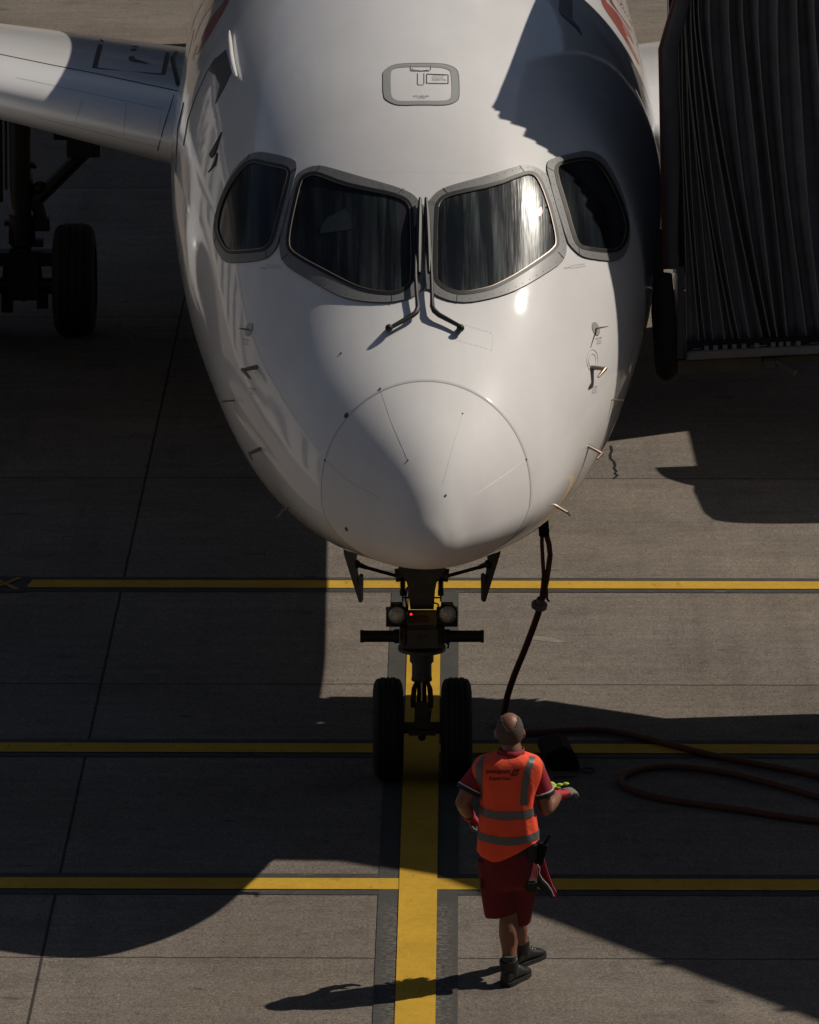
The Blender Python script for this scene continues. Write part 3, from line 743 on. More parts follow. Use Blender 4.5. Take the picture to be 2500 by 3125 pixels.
# wings
def naca(t, n=26):
    up, lo = [], []
    for i in range(n+1):
        x = (1-math.cos(math.pi*i/n))/2
        y = 5*t*(.2969*math.sqrt(x)-.126*x-.3516*x*x+.2843*x**3-.1015*x**4); up.append((x, y*1.05)); lo.append((x, -y*.95))
    return up + lo[::-1][1:-1]
def wing_mesh(sg):
    rings = []
    for X in (1.2, 1.9, 2.6, 3.6, 5.0, 7.0, 10.0, 14.0, 17.2):
        ly = 9.50+.53*(X-2.0); ch = max(1.6, 6.0-.75*(X-1.9)) if X < 6 else max(1.5, 2.92-.14*(X-6)); z = 2.60+.14*(X-2.0); tt = .128 if X < 6 else .11
        rings.append([Vector((sg*X, ly+x*ch, z-x*ch*.045+y*ch)) for x, y in naca(tt)])
    return MB().loft(rings)
for sg in (-1, 1):
    wg = obj('wing', wing_mesh(sg), M['wingp'], air, angle=50)
    wg['label'] = 'wing on the left of the photo, half in shadow' if sg < 0 else 'wing on the right of the photo behind the bridge bellows'
    if sg < 0:
        wv = wing_mesh(sg); WB = BVHTree.FromPolygons([AM @ Vector(p) for p in wv.v], wv.f)
        WM = MB()
        def wl(P, wd, m_=WM):
            H = []
            for i in range(len(P)-1):
                a, b = P[i], P[i+1]; k = max(1, int(math.hypot(b[0]-a[0], b[1]-a[1])/15))
                for t in range(k+1):
                    h_ = hit(a[0]+(b[0]-a[0])*t/k, a[1]+(b[1]-a[1])*t/k, .002, WB)
                    if h_ is not None: H.append(AMI @ h_)
            if len(H) > 1: m_.tube(H, wd, 4, caps=False)
        wl(C3([(0,318),(300,380),(560,430),(830,488),(1040,532)]), .004)
        wl(C3([(1018,555),(960,740),(922,880)]), .004)
        wl(C3([(1030,310),(1010,340),(1020,400),(1045,500)]), .02)
        obj('wing_seam', WM, M['seal'], wg)
        WD = MB()
        for P in ([(582,228),(612,228),(568,398),(538,398)], [(968,305),(995,310),(968,438),(942,436)], [(560,396),(568,402),(945,432),(945,438)], [(775,268),(810,270),(808,276),(773,274)], [(768,286),(800,286),(796,298),(764,296)], [(750,338),(765,328),(785,330),(790,345),(868,370),(868,375),(790,362),(760,356)]):
            decal(WD, C3(P), .004, step=10, bvh=WB)
        obj('walkway_marking', WD, M['seal'], wg)
        RVm = MB()
        for L in ([(480,590),(440,720)], [(740,610),(722,800)], [(100,455),(960,640)], [(230,690),(930,860)], [(940,690),(925,800)]):
            a, b = C3(L); n = int(math.hypot(b[0]-a[0], b[1]-a[1])/6)
            for k in range(n):
                h_ = hit(a[0]+(b[0]-a[0])*k/n, a[1]+(b[1]-a[1])*k/n, .002, WB)
                if h_ is not None: RVm.box(AMI @ h_, (.005, .005, .005))
        obj('rivet_row', RVm, M['seam'], wg)
    # engine
    ec = Vector((sg*5.27, 7.8, 1.72))
    nm = MB(); nm.lathe(ec, (0, 1, 0), [(0.9, .30), (.85, .86), (.25, .93), (.06, .97), (0, 1.02), (.05, 1.07), (.3, 1.12), (1.0, 1.15), (1.45, 1.12), (1.8, 1.05), (2.2, .92), (2.9, .74), (3.4, .78), (3.45, .60), (3.0, .6)])
    en = obj('engine_nacelle', nm, M['nacelle'], air)
    fn = MB(); fn.lathe(ec, (0, 1, 0), [(.35, .02), (.5, .14), (.75, .24), (.86, .3)], 24)
    for k in range(18):
        a = 2*math.pi*k/18; d = Vector((math.cos(a), 0, math.sin(a))); t_ = Vector((-math.sin(a), .6, math.cos(a)))
        p0 = ec+Vector((0, .75, 0))+d*.22; p1 = ec+Vector((0, .75, 0))+d*.88; fn.add([p0-t_*.03, p0+t_*.03, p1+t_*.09, p1-t_*.09], [(0, 1, 2, 3)])
    obj('fan', fn, M['darkmetal'], en)
    ck = MB(); base = ec+Vector((-sg*.76*1.08, 0, .65*1.08)); dd = Vector((-sg*.76, 0, .65))
    ck.prism([base+Vector((0, 1.84, 0)), base+Vector((0, 1.84, 0))+dd*.27, base+Vector((0, 1.70, 0))+dd*.26, base+Vector((0, 1.50, 0))+dd*.225, base+Vector((0, 1.32, 0))+dd*.15, base+Vector((0, 1.20, 0))+dd*.08, base+Vector((0, 1.12, 0))], Vector((.03*sg*.65, 0, .03*.76)))
    obj('strake', ck, M['nacelle'], en)
    py = MB(); py.box(ec+Vector((0, 2.4, 1.15)), (.22, 3.2, .8)); obj('pylon', py, M['nacelle'], en)
# belly fairing
bf = MB(); rings = []
for y, k in ((9.2, .05), (9.8, .5), (10.6, .9), (12, 1), (15, 1), (17, .7), (18.5, .05)):
    rings.append([Vector((math.cos(a)*(1.1+.68*k), y, 2.25+math.sin(a)*(.35+.42*k))) for a in [2*math.pi*i/36 for i in range(36)]])
bf.loft(rings); obj('belly_fairing', bf, M['wingp'], air, angle=60)
# tail
tf = MB(); rings = []
for h_, y0, ch in ((4.8, 24.0, 6.2), (7.5, 26.6, 4.5), (11.2, 30.2, 2.6)):
    rings.append([Vector((y*ch, y0+x*ch, h_)) for x, y in naca(.10)])
tf.loft(rings); obj('tail_fin', tf, M['red'], air)
for sg in (-1, 1):
    rings = []
    for X, y0, ch in ((.2, 27.6, 3.2), (2.5, 28.9, 2.3), (5.6, 30.6, 1.2)):
        rings.append([Vector((sg*X, y0+x*ch, 4.5+X*.1+y*ch)) for x, y in naca(.09)])
    obj('tailplane', MB().loft(rings), M['wingp'], air)

# ------------------------------------------------------------ wheels
def tyre(mb, c, R_, W_, n=64, tread=True):
    prof = [(-.5, .60), (-.5, .72), (-.47, .86), (-.40, .95), (-.30, .985), (-.29, .97), (-.26, .97), (-.25, .995), (-.10, 1.0), (-.09, .982), (-.06, .982), (-.05, 1.0), (.05, 1.0), (.06, .982), (.09, .982), (.10, 1.0), (.25, .995), (.26, .97), (.29, .97), (.30, .985), (.40, .95), (.47, .86), (.5, .72), (.5, .60)]
    mb.lathe(c, (1, 0, 0), [(h_*W_, r*R_) for h_, r in prof], n)
def wheel(parent, c, R_, W_):
    t_ = MB(); tyre(t_, c, R_, W_); o_ = obj('wheel', t_, M['rubber'], parent)
    return o_
def rim(mb, c, R_, W_):
    for s in (-1, 1):
        mb.lathe(c, (s, 0, 0), [(W_*.46, R_*.60), (W_*.40, R_*.57), (W_*.2, R_*.40), (W_*.25, R_*.2), (W_*.36, R_*.16), (W_*.38, .001)], 32)

# nose gear (front view positions measured at the leg, Y about 0)
G1 = lambda x, y, Y=0.0: AMI @ atY(1000+x/2.464, 1600+y/2.464, Y)
ng = MB()
def vb(m_, x0, y0, x1, y1, Y=0.0, d=.1, dx=0):
    a = G1(x0, y1, Y); b = G1(x1, y0, Y); m_.box(((a.x+b.x)/2, Y+dx, (a.z+b.z)/2), (abs(b.x-a.x), d, abs(b.z-a.z)))
def vc(m_, xc, y0, y1, rpx, Y=0.0, r1=None, n=24):
    a = G1(xc, y0, Y); b = G1(xc, y1, Y); m_.cyl(a, Vector((a.x, a.y, b.z)), rpx/2.464/455, (r1 or rpx)/2.464/455, n)
# trunnion and upper leg
m = ng
m.loft([[G1(xc+sx*hw, y, sy) for sx, sy in ((-1, -.1), (1, -.1), (1, .12), (-1, .12))] for xc, y, hw in ((710, 230, 170), (710, 335, 178), (708, 385, 150), (708, 440, 112), (708, 500, 100), (708, 560, 96), (710, 640, 88))])
for s in (-1, 1): m.cyl(G1(710+s*120, 375, 0), G1(710+s*200, 385, 0), .045, n=16)
vb(m, 560, 755, 880, 905, -.02, .2); vb(m, 600, 765, 830, 900, -.08, .2)
for s in (-1, 1): m.cyl(G1(710+s*135, 775, -.1), G1(710+s*135, 900, -.1), .03, n=12)
a = G1(710, 932, 0); m.cyl(a-Vector((0, 0, .010)), a+Vector((0, 0, .012)), .16, n=40)
vc(m, 708, 945, 1030, 90); vc(m, 708, 1030, 1042, 80); vc(m, 708, 1030, 1170, 74); vc(m, 708, 1155, 1172, 78)
vc(m, 710, 1380, 1510, 56); vc(m, 708, 1150, 1400, 28)
m.loft([[G1(xc+sx*hw, y, sy) for sx, sy in ((-1, -.05), (1, -.05), (1, .05), (-1, .05))] for xc, y, hw in ((710, 1340, 50), (710, 1420, 50), (712, 1480, 62), (712, 1520, 80), (712, 1560, 84))])
m.cyl(G1(560, 1530, .0), G1(860, 1530, .0), .040, n=18)
vb(m, 610, 1545, 815, 1580, -.06, .06); m.ball(G1(710, 1600, -.03), .026, 8)
for s in (-1, 1):
    m.ball(G1(710+s*30, 850, -.19), .008, 6)
gearN = obj('nose_gear', ng, M['gear'], air, angle=35, bevel=0)
gp_ = MB(); vc(gp_, 708, 1160, 1400, 36); obj('piston', gp_, M['chrome'], gearN)
tl = MB()
for s in (-1, 1):
    tl.loft([[G1(710+s*c_+sx*hw, y, yy+sy) for sx, sy in ((-1, -.02), (1, -.02), (1, .02), (-1, .02))] for y, c_, hw, yy in ((1175, 40, 12, -.06), (1230, 58, 20, -.10), (1310, 66, 20, -.12), (1380, 66, 18, -.10))])
pieces('torque_link', tl, M['darkmetal'], gearN)
tb = MB(); tb.cyl(G1(245, 842, -.16), G1(540, 842, -.16), .039, n=24); tb.cyl(G1(880, 842, -.16), G1(1175, 842, -.16), .039, n=24)
for x in (245, 1150): tb.cyl(G1(x, 842, -.16), G1(x+26, 842, -.16), .042, n=24)
for x in (500, 880): tb.cyl(G1(x, 842, -.16), G1(x+40, 842, -.16), .047, n=24)
obj('steering_bar', tb, M['darkmetal'], gearN)
for s, xc, yc in ((-1, 520, 680), (1, 903, 675)):
    lh = MB(); x0, x1 = (440, 602) if s < 0 else (820, 978)
    c = G1(xc, yc, -.14); hw = (x1-x0)/2/2.464/455
    lh.lathe(c, (0, 1, 0), [(-.02, .060), (-.02, .068), (.02, .070), (.10, .05), (.12, .001)], 28)
    b0 = G1((x0+x1)/2, 680, -.10); lh.box(b0+Vector((0, .02, -.02)), (hw*2, .03, .13)); lh.box(b0+Vector((0, .0, .045)), (hw*1.1, .06, .07))
    lo = obj('landing_light', lh, M['darkmetal'], gearN)
    ll = MB(); ll.lathe(c+Vector((0, -.012, 0)), (0, -1, 0), [(0, .0605), (.008, .05), (.014, .03), (.016, .001)], 28); obj('lens', ll, M['lens'], lo)
    if False: pass
lb = MB(); vb(lb, 600, 650, 822, 750, -.16, .05); obj('light_box', lb, M['olive'], gearN, bevel=.004)
lb = MB(); vb(lb, 665, 690, 758, 738, -.19, .012); obj('placard', lb, M['maroon'], gearN)
lb = MB(); vb(lb, 605, 660, 655, 745, -.195, .02); obj('indicator_housing', lb, M['darkmetal'], gearN)
lb = MB(); lb.ball(G1(628, 677, -.21), .0085, 8); obj('indicator_lamp', lb, M['redlamp'], gearN)
sp = MB()
for s in (-1, 1):
    sp = MB(); xc = 708+s*143
    for k in range(8):
        a = G1(xc, 415+k*11, -.05); sp.lathe(a, (0, 0, 1), [(-.003, .016), (0, .021), (.003, .016)], 14)
    vc(sp, xc, 400, 500, 10, -.05); vc(sp, xc, 495, 535, 22, -.05); vc(sp, xc, 530, 580, 6, -.05); sp.cyl(G1(xc, 552, -.05), G1(708+s*60, 552, -.05), .006, n=8)
    obj('spring_strut', sp, M['darkmetal'], gearN)
hz = MB(); hz.tube([G1(800, 590, -.12), G1(830, 600, -.14), G1(838, 640, -.14), G1(820, 660, -.12)], .006, 8); hz.tube([G1(880, 880, -.12), G1(910, 905, -.14), G1(905, 930, -.1)], .007, 8)
hz.tube([G1(600, 640, -.1), G1(585, 560, -.08), G1(600, 470, -.06)], .006, 8); hz.tube([G1(760, 1180, -.06), G1(785, 1250, -.08), G1(775, 1400, -.06), G1(765, 1500, -.04)], .006, 8)
pieces('hydraulic_hose', hz, M['rubber'], gearN)
for xc in (455, 969):
    c = AMI @ atY(1000+xc/2.464, 2225, 0); c.z = .345
    tw = wheel(gearN, c, .345, .205); rm = MB(); rim(rm, c, .345, .205); obj('rim', rm, M['gear'], gearN)
# gear doors and their rods
for s in (-1, 1):
    X = lambda x: 712+s*(x-712) if s > 0 else x
    mx = lambda x: x if s < 0 else 1424-x
    dr = MB()
    outer = [(mx(118), 190), (mx(122), 240), (mx(235), 587), (mx(255), 587), (mx(257), 395), (mx(236), 385), (mx(232), 470), (mx(205), 300), (mx(215), 215)]
    P = [G1(x, y, -.45+ (0.25 if i in (0, 1, 2) else -.2)) for i, (x, y) in enumerate(outer)]
    P = [Vector((p.x, -.35+.5*(abs(p.x)-.40), p.z)) for p in [G1(x, y, -.35) for x, y in outer]]
    dr.prism(P, Vector((-s*.012, .06, 0)))
    dd_ = obj('gear_door', dr, M['gear'], air, angle=20)
    rd = MB(); rd.cyl(G1(mx(200), 290, -.3), G1(mx(290), 325, -.2), .022, .014, 12); rd.cyl(G1(mx(290), 325, -.2), G1(mx(520), 388, -.02), .012, n=12); rd.ball(G1(mx(215), 300, -.3), .03, 8)
    obj('door_rod', rd, M['darkmetal'], dd_)

# main gear behind, under the wing on both sides
for s in (-1, 1):
    G5 = lambda x, y, Y=13.9: (lambda p: Vector((p.x if s < 0 else -p.x, p.y, p.z)))(AMI @ atY(x/2.695, 300+y/2.695, Y))
    mg = MB()
    mg.cyl(G5(165, -60), G5(172, 900), .105, .10, 24); mg.cyl(G5(178, 960), G5(182, 1190), .125, .12, 24); mg.cyl(G5(180, 900), G5(180, 1560), .085, .085, 24); mg.cyl(G5(182, 1190), G5(182, 1230), .12, .08, 24); mg.box(G5(110, 1280), (.06, .1, .1)); mg.box(G5(270, 1290), (.08, .1, .08)); mg.cyl(G5(245, 560), G5(262, 820), .02, n=8); mg.cyl(G5(300, 1260), G5(330, 1500), .025, n=8); mg.cyl(G5(60, 1260), G5(40, 1500), .025, n=8)
    mg.cyl(G5(-160, 1540), G5(620, 1540), .075, n=20)
    mg.box(G5(190, 1450), (.27, .25, .42)); mg.box(G5(335, 1310), (.24, .2, .12)); mg.box(G5(20, 1310), (.2, .2, .12)); mg.box(G5(350, 1030), (.13, .16, .11)); mg.box(G5(300, 1185), (.12, .12, .06)); mg.box(G5(55, 1022), (.04, .1, .04))
    mg.cyl(G5(265, 560), G5(290, 545), .03, n=8); mg.box(G5(350, 1650), (.10, .1, .16)); mg.box(G5(60, 1680), (.10, .1, .16)); mg.ball(G5(195, 1640), .035, 8)
    mg.cyl(G5(-10, 60), G5(0, 850), .03, n=10); mg.cyl(G5(45, 60), G5(50, 750), .012, n=8)
    go = obj('main_gear', mg, M['darkmetal'], air, angle=35)
    br = MB(); a, b = G5(760, 400), G5(290, 850); br.tube([G5(640, 330), a, G5(700, 440), b], [.03, .055, .065, .06], 8)
    br.box(G5(760, 345), (.45, .2, .06)); br.box(G5(600, 300), (.34, .12, .07)); br.ball(G5(330, 740), .07, 8); br.ball(G5(510, 300), .05, 8); br.tube([G5(590, 330), G5(640, 440)], .04, 8); br.box(G5(690, 410), (.3, .15, .14)); br.cyl(G5(290, 830), G5(350, 1000), .07, .05, 10)
    obj('side_brace', br, M['darkmetal'], go)
    for xc in (615, -255):
        c = G5(xc, 1540); c.z = .503
        wheel(go, c, .503, .375); rm = MB(); rim(rm, c, .503, .375); obj('rim', rm, M['darkmetal'], go)
# ------------------------------------------------------------ passenger bridge
YF = .40
br = thing('passenger_bridge', 'dark passenger boarding bridge with pleated bellows pressed against the aircraft side', 'boarding bridge', (2.4, 1.6, 0))
BO = Vector((2.4, 1.6, 0))
def bobj(name, mb, m, parent=None, **k):
    mb.v = [tuple(Vector(p)-BO) for p in mb.v]; return obj(name, mb, m, parent or br, **k)
def lerp(tab, x):
    if x <= tab[0][0]: return tab[0][1]
    for (a, b), (c, d) in zip(tab[:-1], tab[1:]):
        if x <= c: return b+(d-b)*(x-a)/(c-a)
    return tab[-1][1]
TOP = [(1.6, 6.0), (1.75, 6.06), (2.05, 6.30), (2.5, 6.22), (2.75, 6.17), (3.6, 6.36), (4.4, 6.6), (4.9, 6.85), (9, 6.85)]
tx = [2070, 2074, 2078, 2083, 2089, 2097, 2108, 2130, 2158, 2210, 2258, 2310, 2362, 2418, 2478, 2540, 2600, 2660, 2720]
bx = [2102, 2136, 2164, 2192, 2220, 2247, 2275, 2305, 2337, 2365, 2392, 2415, 2470, 2530, 2590, 2650, 2700, 2750, 2800]
def pleatX(i, z):
    zb_, zt_ = 2.86, 5.17
    f_ = i-int(i); i0 = int(i); i1 = min(i0+1, len(tx)-1)
    t0 = tx[i0]+(tx[i1]-tx[i0])*f_; b0 = bx[i0]+(bx[i1]-bx[i0])*f_
    s = max(0.0, min(1.0, (zt_-z)/(zt_-zb_))); s2 = s**1.35
    X = atY(t0+(b0-t0)*s2, 530, YF).x
    if z > zt_: X += .03*min(1, (z-zt_)/.95)
    return X
def hoop(i, inset=0.0):
    P = []
    zt_ = lerp(TOP, pleatX(i, 6.1))-inset*.6
    zs = [2.86+(zt_-2.86)*k/26 for k in range(27)]
    sag = .02*math.sin(i*2.1)
    for z in zs: P.append(Vector((pleatX(i, z)+ .012*math.sin(z*2.2+i*1.7), YF+inset+sag*math.sin(z*1.3), z)))
    for k in range(1, 12): P.append(Vector((pleatX(i, zt_), YF+inset+(2.5-2*inset)*k/12, zt_+.05*math.sin(math.pi*k/12))))
    for z in zs[::-1]: P.append(Vector((pleatX(i, z), YF+2.5-inset, z)))
    return P
R_ = []; ed = MB()
n = len(tx)
for i in range(n):
    h0 = hoop(i); R_.append(h0); ed.tube(h0, .0045, 5, caps=False)
    if i < n-1:
        w_ = tx[i+1]-tx[i]; d_ = .05+.0012*min(60, w_)
        R_.append(hoop(i+.18, d_*.75)); R_.append(hoop(i+.5, d_*1.0)); R_.append(hoop(i+.8, d_*.45))
bl = MB(); bl.loft(R_, caps=False, closed=False)
bel = bobj('bellows', bl, M['fabric'], angle=30)
bobj('pleat_edge', ed, M['edge'], bel)
# bumper towards the aircraft: padded roll going up, over and down
def wpx(x, y, Y=YF): return atY(x, y, Y)
bm_ = MB(); L = [wpx(2050, 818), wpx(2049, 500), wpx(2044, 150), wpx(2040, 0)]
P = [Vector(L[0]), Vector(L[1]), Vector(L[2]), Vector((1.73, YF, 5.3)), Vector((1.74, YF, 5.6)), Vector((1.76, YF, 5.92)), Vector((1.78, YF+.12, 6.0)), Vector((1.78, 1.6, 6.02)), Vector((1.78, 2.75, 6.02)), Vector((1.78, 2.9, 5.7)), Vector((1.78, 2.9, 5.2)), Vector((1.80, 2.9, 3.4))]
bm_.tube(P, [.04]+[.056]*10+[.05], 14)
bobj('bumper_pad', bm_, M['bumper'])
b2 = MB(); b2.tube([wpx(2030, 820), wpx(2026, 500), wpx(2019, 150), Vector((1.69, YF-.02, 5.3))], .022, 8)
bobj('bumper_edge', b2, M['redstrip'])
b3 = MB(); b3.tube([wpx(2028, 835), wpx(2026, 900), wpx(2030, 1010), wpx(2034, 1110), wpx(2035, 1140), wpx(2035, 1158)], [.05, .07, .078, .080, .07, .03], 16)
b3.tube([wpx(2012, 700), wpx(2010, 830), wpx(2008, 950), wpx(2016, 1080)], [.02, .035, .045, .04], 12)
bobj('lower_bumper', b3, M['rubber'])
b4 = MB(); a = wpx(2076, 1092, YF-.02); b_ = wpx(2076, 815, YF-.02); b4.box(((a.x), YF-.01, (a.z+b_.z)/2), (.042, .05, b_.z-a.z))
bobj('side_post', b4, M['bumper'])
# platform edge beam
q = [wpx(2102, 1074, YF-.08), wpx(2620, 1048.5, YF-.08), wpx(2620, 1074, YF-.08), wpx(2094, 1100, YF-.08)]
pb = MB(); pb.prism(q, Vector((0, 2.6, 0))); bobj('platform_beam', pb, M['beam'], bevel=.006)
q = [wpx(2067, 1101, YF-.03), wpx(2328, 1089, YF-.03), wpx(2326, 1131, YF-.03), wpx(2070, 1144, YF-.03)]
pb = MB(); pb.prism(q, Vector((0, 2.3, 0))); q = [wpx(2328, 1090, YF), wpx(2640, 1075, YF), wpx(2640, 1098, YF), wpx(2328, 1110, YF)]; pb.prism(q, Vector((0, 2.3, 0)))
ub = bobj('underframe', pb, M['beam2'], bevel=.005)
hg = MB(); hg.cyl(wpx(2372, 1104, YF-.15), wpx(2428, 1138, YF-.25), .019, n=12); hg.box(wpx(2350, 1108, YF-.1), (.08, .1, .05)); bobj('support_arm', hg, M['beam2'], ub)
bk = MB(); q = [wpx(2095, 1045, YF-.04), wpx(2640, 1020, YF-.04), wpx(2640, 1049, YF-.04), wpx(2098, 1075, YF-.04)]; bk.prism(q, Vector((0, .03, 0)))
tr = bobj('roller_track', bk, M['rubber'])
rl = MB()
for x in (935, 998, 1065, 1130, 1198, 1288, 1403, 1458, 1510, 1580):
    px_ = 1750+x/2.3; py_ = 800+(602-(x-935)*.052)/2.3; p = wpx(px_, py_, YF-.055); rl.box(p, (.030, .02, .030))
for x0, x1 in ((835, 895), (1245, 1362), (1545, 1580), (1660, 1725)):
    a = wpx(1750+x0/2.3, 800+(610-(x0-835)*.05)/2.3, YF-.05); b_ = wpx(1750+x1/2.3, 800+(610-(x1-835)*.05)/2.3, YF-.05); rl.cyl(a, b_, .004, n=6)
pieces('roller', rl, M['beam'], tr, fn=bobj)
# cab and tunnel, running off to the terminal on the right
def block(name, plan, z0, ztop, m, parent=None, bevel=0.0):
    b = MB(); k = len(plan)
    b.add([(x, y, z0) for x, y in plan]+[(x, y, (ztop(x) if callable(ztop) else ztop)) for x, y in plan], [tuple(range(k)), tuple(range(2*k-1, k-1, -1))]+[(i, i+k, (i+1) % k+k, (i+1) % k) for i in range(k)])
    return bobj(name, b, m, parent, bevel=bevel, smooth=False)
cab = block('cab', [(3.05, .47), (3.6, .40), (4.4, .40), (4.9, .38), (5.35, .36), (5.98, .01), (7.0, 1.0), (6.4, 2.3), (4.9, 2.42), (3.87, 2.3), (3.05, 2.75)], 2.55, lambda x: lerp(TOP, x), M['bridge'])
d = Vector((.63, -.776, 0)); n_ = Vector((.776, .63, 0))
a = Vector((5.98, .01, 0)); Lt = 22
tun = block('tunnel', [(a.x, a.y), (a.x+d.x*Lt, a.y+d.y*Lt), (a.x+d.x*Lt+n_.x*2.9, a.y+d.y*Lt+n_.y*2.9), (a.x+n_.x*2.0, a.y+n_.y*2.0)], 3.0, 6.85, M['bridge'])
st = MB()
for k in range(2, 20):
    p = a + d*(k*1.1) - n_*.02; st.cyl(p+Vector((0, 0, 3.0)), p+Vector((0, 0, 6.86)), .04, n=8)
pieces('wall_rib', st, M['beam'], tun, fn=bobj)
c_ = a + d*14 + n_*1.4; sc2 = MB(); sc2.cyl((c_.x, c_.y, 0.3), (c_.x, c_.y, 3.0), .35, n=20); sc2.box((c_.x, c_.y, .45), (2.6, .6, .5)); bobj('support_column', sc2, M['beam'])
ww = MB(); tyre(ww, (c_.x-1.3, c_.y, .5), .5, .35); tyre(ww, (c_.x+1.3, c_.y, .5), .5, .35); pieces('drive_wheel', ww, M['rubber'], fn=bobj)
c2 = a + d*21.0 + n_*1.45; rt_ = MB(); rt_.cyl((c2.x, c2.y, 0), (c2.x, c2.y, 7.0), 1.9, n=32); bobj('rotunda', rt_, M['bridge'])

# ------------------------------------------------------------ terminal behind the photographer, unseen, made tall and dark to block sky light
tmn = thing('unseen_terminal', 'unseen glass and panel terminal building facing the stand, made tall and dark to block sky light, behind the photographer', 'building', (0, -44, 0))
tb_ = MB(); tb_.box((0, -12, 13), (150, 22, 26)); obj('wall', tb_, M['facade'], tmn, smooth=False)
wn = MB()
for k in range(-24, 25):
    for z in (3.2, 8.2, 13.2, 18.2, 23.2): wn.box((k*3.0, -.98, z), (2.6, .12, 3.6))
obj('window_band', wn, M['fglass'], tmn, smooth=False)
rf = MB(); rf.box((0, -11.2, 26.3), (152, 25, .6)); obj('roof', rf, M['roofm'], tmn, smooth=False)

def hall(name, label, cat, x0, x1, y0, y1, h, face, wallm, finm, pitch=4.0, fin=.6):
    cx_, cy_ = (x0+x1)/2, (y0+y1)/2; t_ = thing(name, label, cat, (cx_, cy_, 0))
    b = MB(); b.box((0, 0, h/2), (x1-x0, y1-y0, h)); obj('wall', b, wallm, t_, smooth=False)
    b = MB(); b.box((0, 0, h+.25), (x1-x0+1, y1-y0+1, .5)); obj('roof', b, M['roofm'], t_, smooth=False)
    f = MB()
    if face in 'we':
        X = (x0 if face == 'w' else x1)-cx_; s_ = -1 if face == 'w' else 1; n_ = int((y1-y0)/pitch)
        for k in range(n_):
            f.box((X+s_*.05, y0-cy_+(k+.5)*pitch, h*.5), (.1, pitch*fin, h*.72))
    else:
        Y = (y0 if face == 's' else y1)-cy_; s_ = -1 if face == 's' else 1; n_ = int((x1-x0)/pitch)
        for k in range(n_):
            f.box((x0-cx_+(k+.5)*pitch, Y+s_*.05, h*.5), (pitch*fin, .1, h*.72))
    obj('window_bay', f, finm, t_, smooth=False); return t_
M['pale'] = mat('pale_bounce_panel', (.50, .48, .45), .6, noise=.08, nscale=.3)
M['dim'] = mat('dark_blocker_panel', (.09, .09, .095), .6, noise=.1, nscale=.3)
hall('bounce_hall', 'pale hall with tall window bays added to bounce sunlight, left of the stand outside the photo', 'building', -40, -25, -30, 60, 7.5, 'e', M['pale'], M['fglass'], 5.0, .35)  # added out of view to bounce sunlight onto the shaded flank
hall('sky_blocker', 'dark hangar added beyond the aircraft tail to block sky light, outside the top of the photo', 'building', -70, 70, 62, 90, 24, 's', M['dim'], M['fglass'], 8.0, .4)  # added out of view to block sky light beyond the tail
hall('added_side_hall', 'grey hall added right of the stand to cut low sky light, outside the photo', 'building', 50, 75, -40, 60, 9, 'w', M['bridge'], M['fglass'], 7.0, .5)  # added out of view to cut low sky light on this side

# ------------------------------------------------------------ ground power cable
p0, n0 = hitn(1648, 1600)
cb = MB()
def up_(x, y, Y): return atY(x, y, Y)
K1 = lambda x, y, Y: atY(1000+x/2.464, 1600+y/2.464, Y)
cable = thing('power_cable', 'thick orange-brown power cable hanging from the aircraft nose and looping over the shaded apron', 'cable', (1.0, 1.4, 0))
CO = Vector((1.0, 1.4, 0))
def cobj(name, mb, m, parent=None, **k):
    mb.v = [tuple(Vector(p)-CO) for p in mb.v]; return obj(name, mb, m, parent or cable, **k)
Yt = .35
cb.tube([K1(1612, 60, Yt), K1(1612, 150, Yt), K1(1618, 260, Yt), K1(1625, 380, Yt+.02), K1(1618, 470, Yt+.04), K1(1606, 560, Yt+.06)], .014, 10)
cb.tube([K1(1640, 60, Yt), K1(1665, 150, Yt), K1(1674, 230, Yt), K1(1660, 340, Yt+.02), K1(1645, 430, Yt+.04), K1(1618, 560, Yt+.06)], [.019]*6, 10)
cb.tube([K1(1640, 440, Yt), K1(1652, 520, Yt), K1(1650, 560, Yt), K1(1666, 582, Yt)], .008, 8)
gpts = [gnd(x, y, .028) for x, y in ((1536, 2196), (1545, 2222), (1580, 2237), (1640, 2236), (1720, 2230), (1800, 2228), (1880, 2234), (1960, 2251), (2060, 2276), (2180, 2306), (2300, 2330), (2420, 2352), (2540, 2378), (2660, 2398), (2760, 2410), (2820, 2424), (2780, 2440), (2660, 2446), (2520, 2436), (2420, 2410), (2300, 2378), (2200, 2356), (2100, 2343), (2030, 2340), (1960, 2347), (1910, 2364), (1896, 2380), (1908, 2400), (1960, 2422), (2050, 2443), (2150, 2457), (2280, 2475), (2400, 2494), (2520, 2508), (2700, 2524), (3000, 2540))]
hang = [K1(1612, 555, Yt+.06), K1(1590, 650, Yt+.1), K1(1545, 780, Yt+.16), K1(1480, 950, Yt+.27), K1(1410, 1120, Yt+.42), K1(1362, 1260, Yt+.58), K1(1335, 1370, Yt+.72)]
allp = hang+gpts
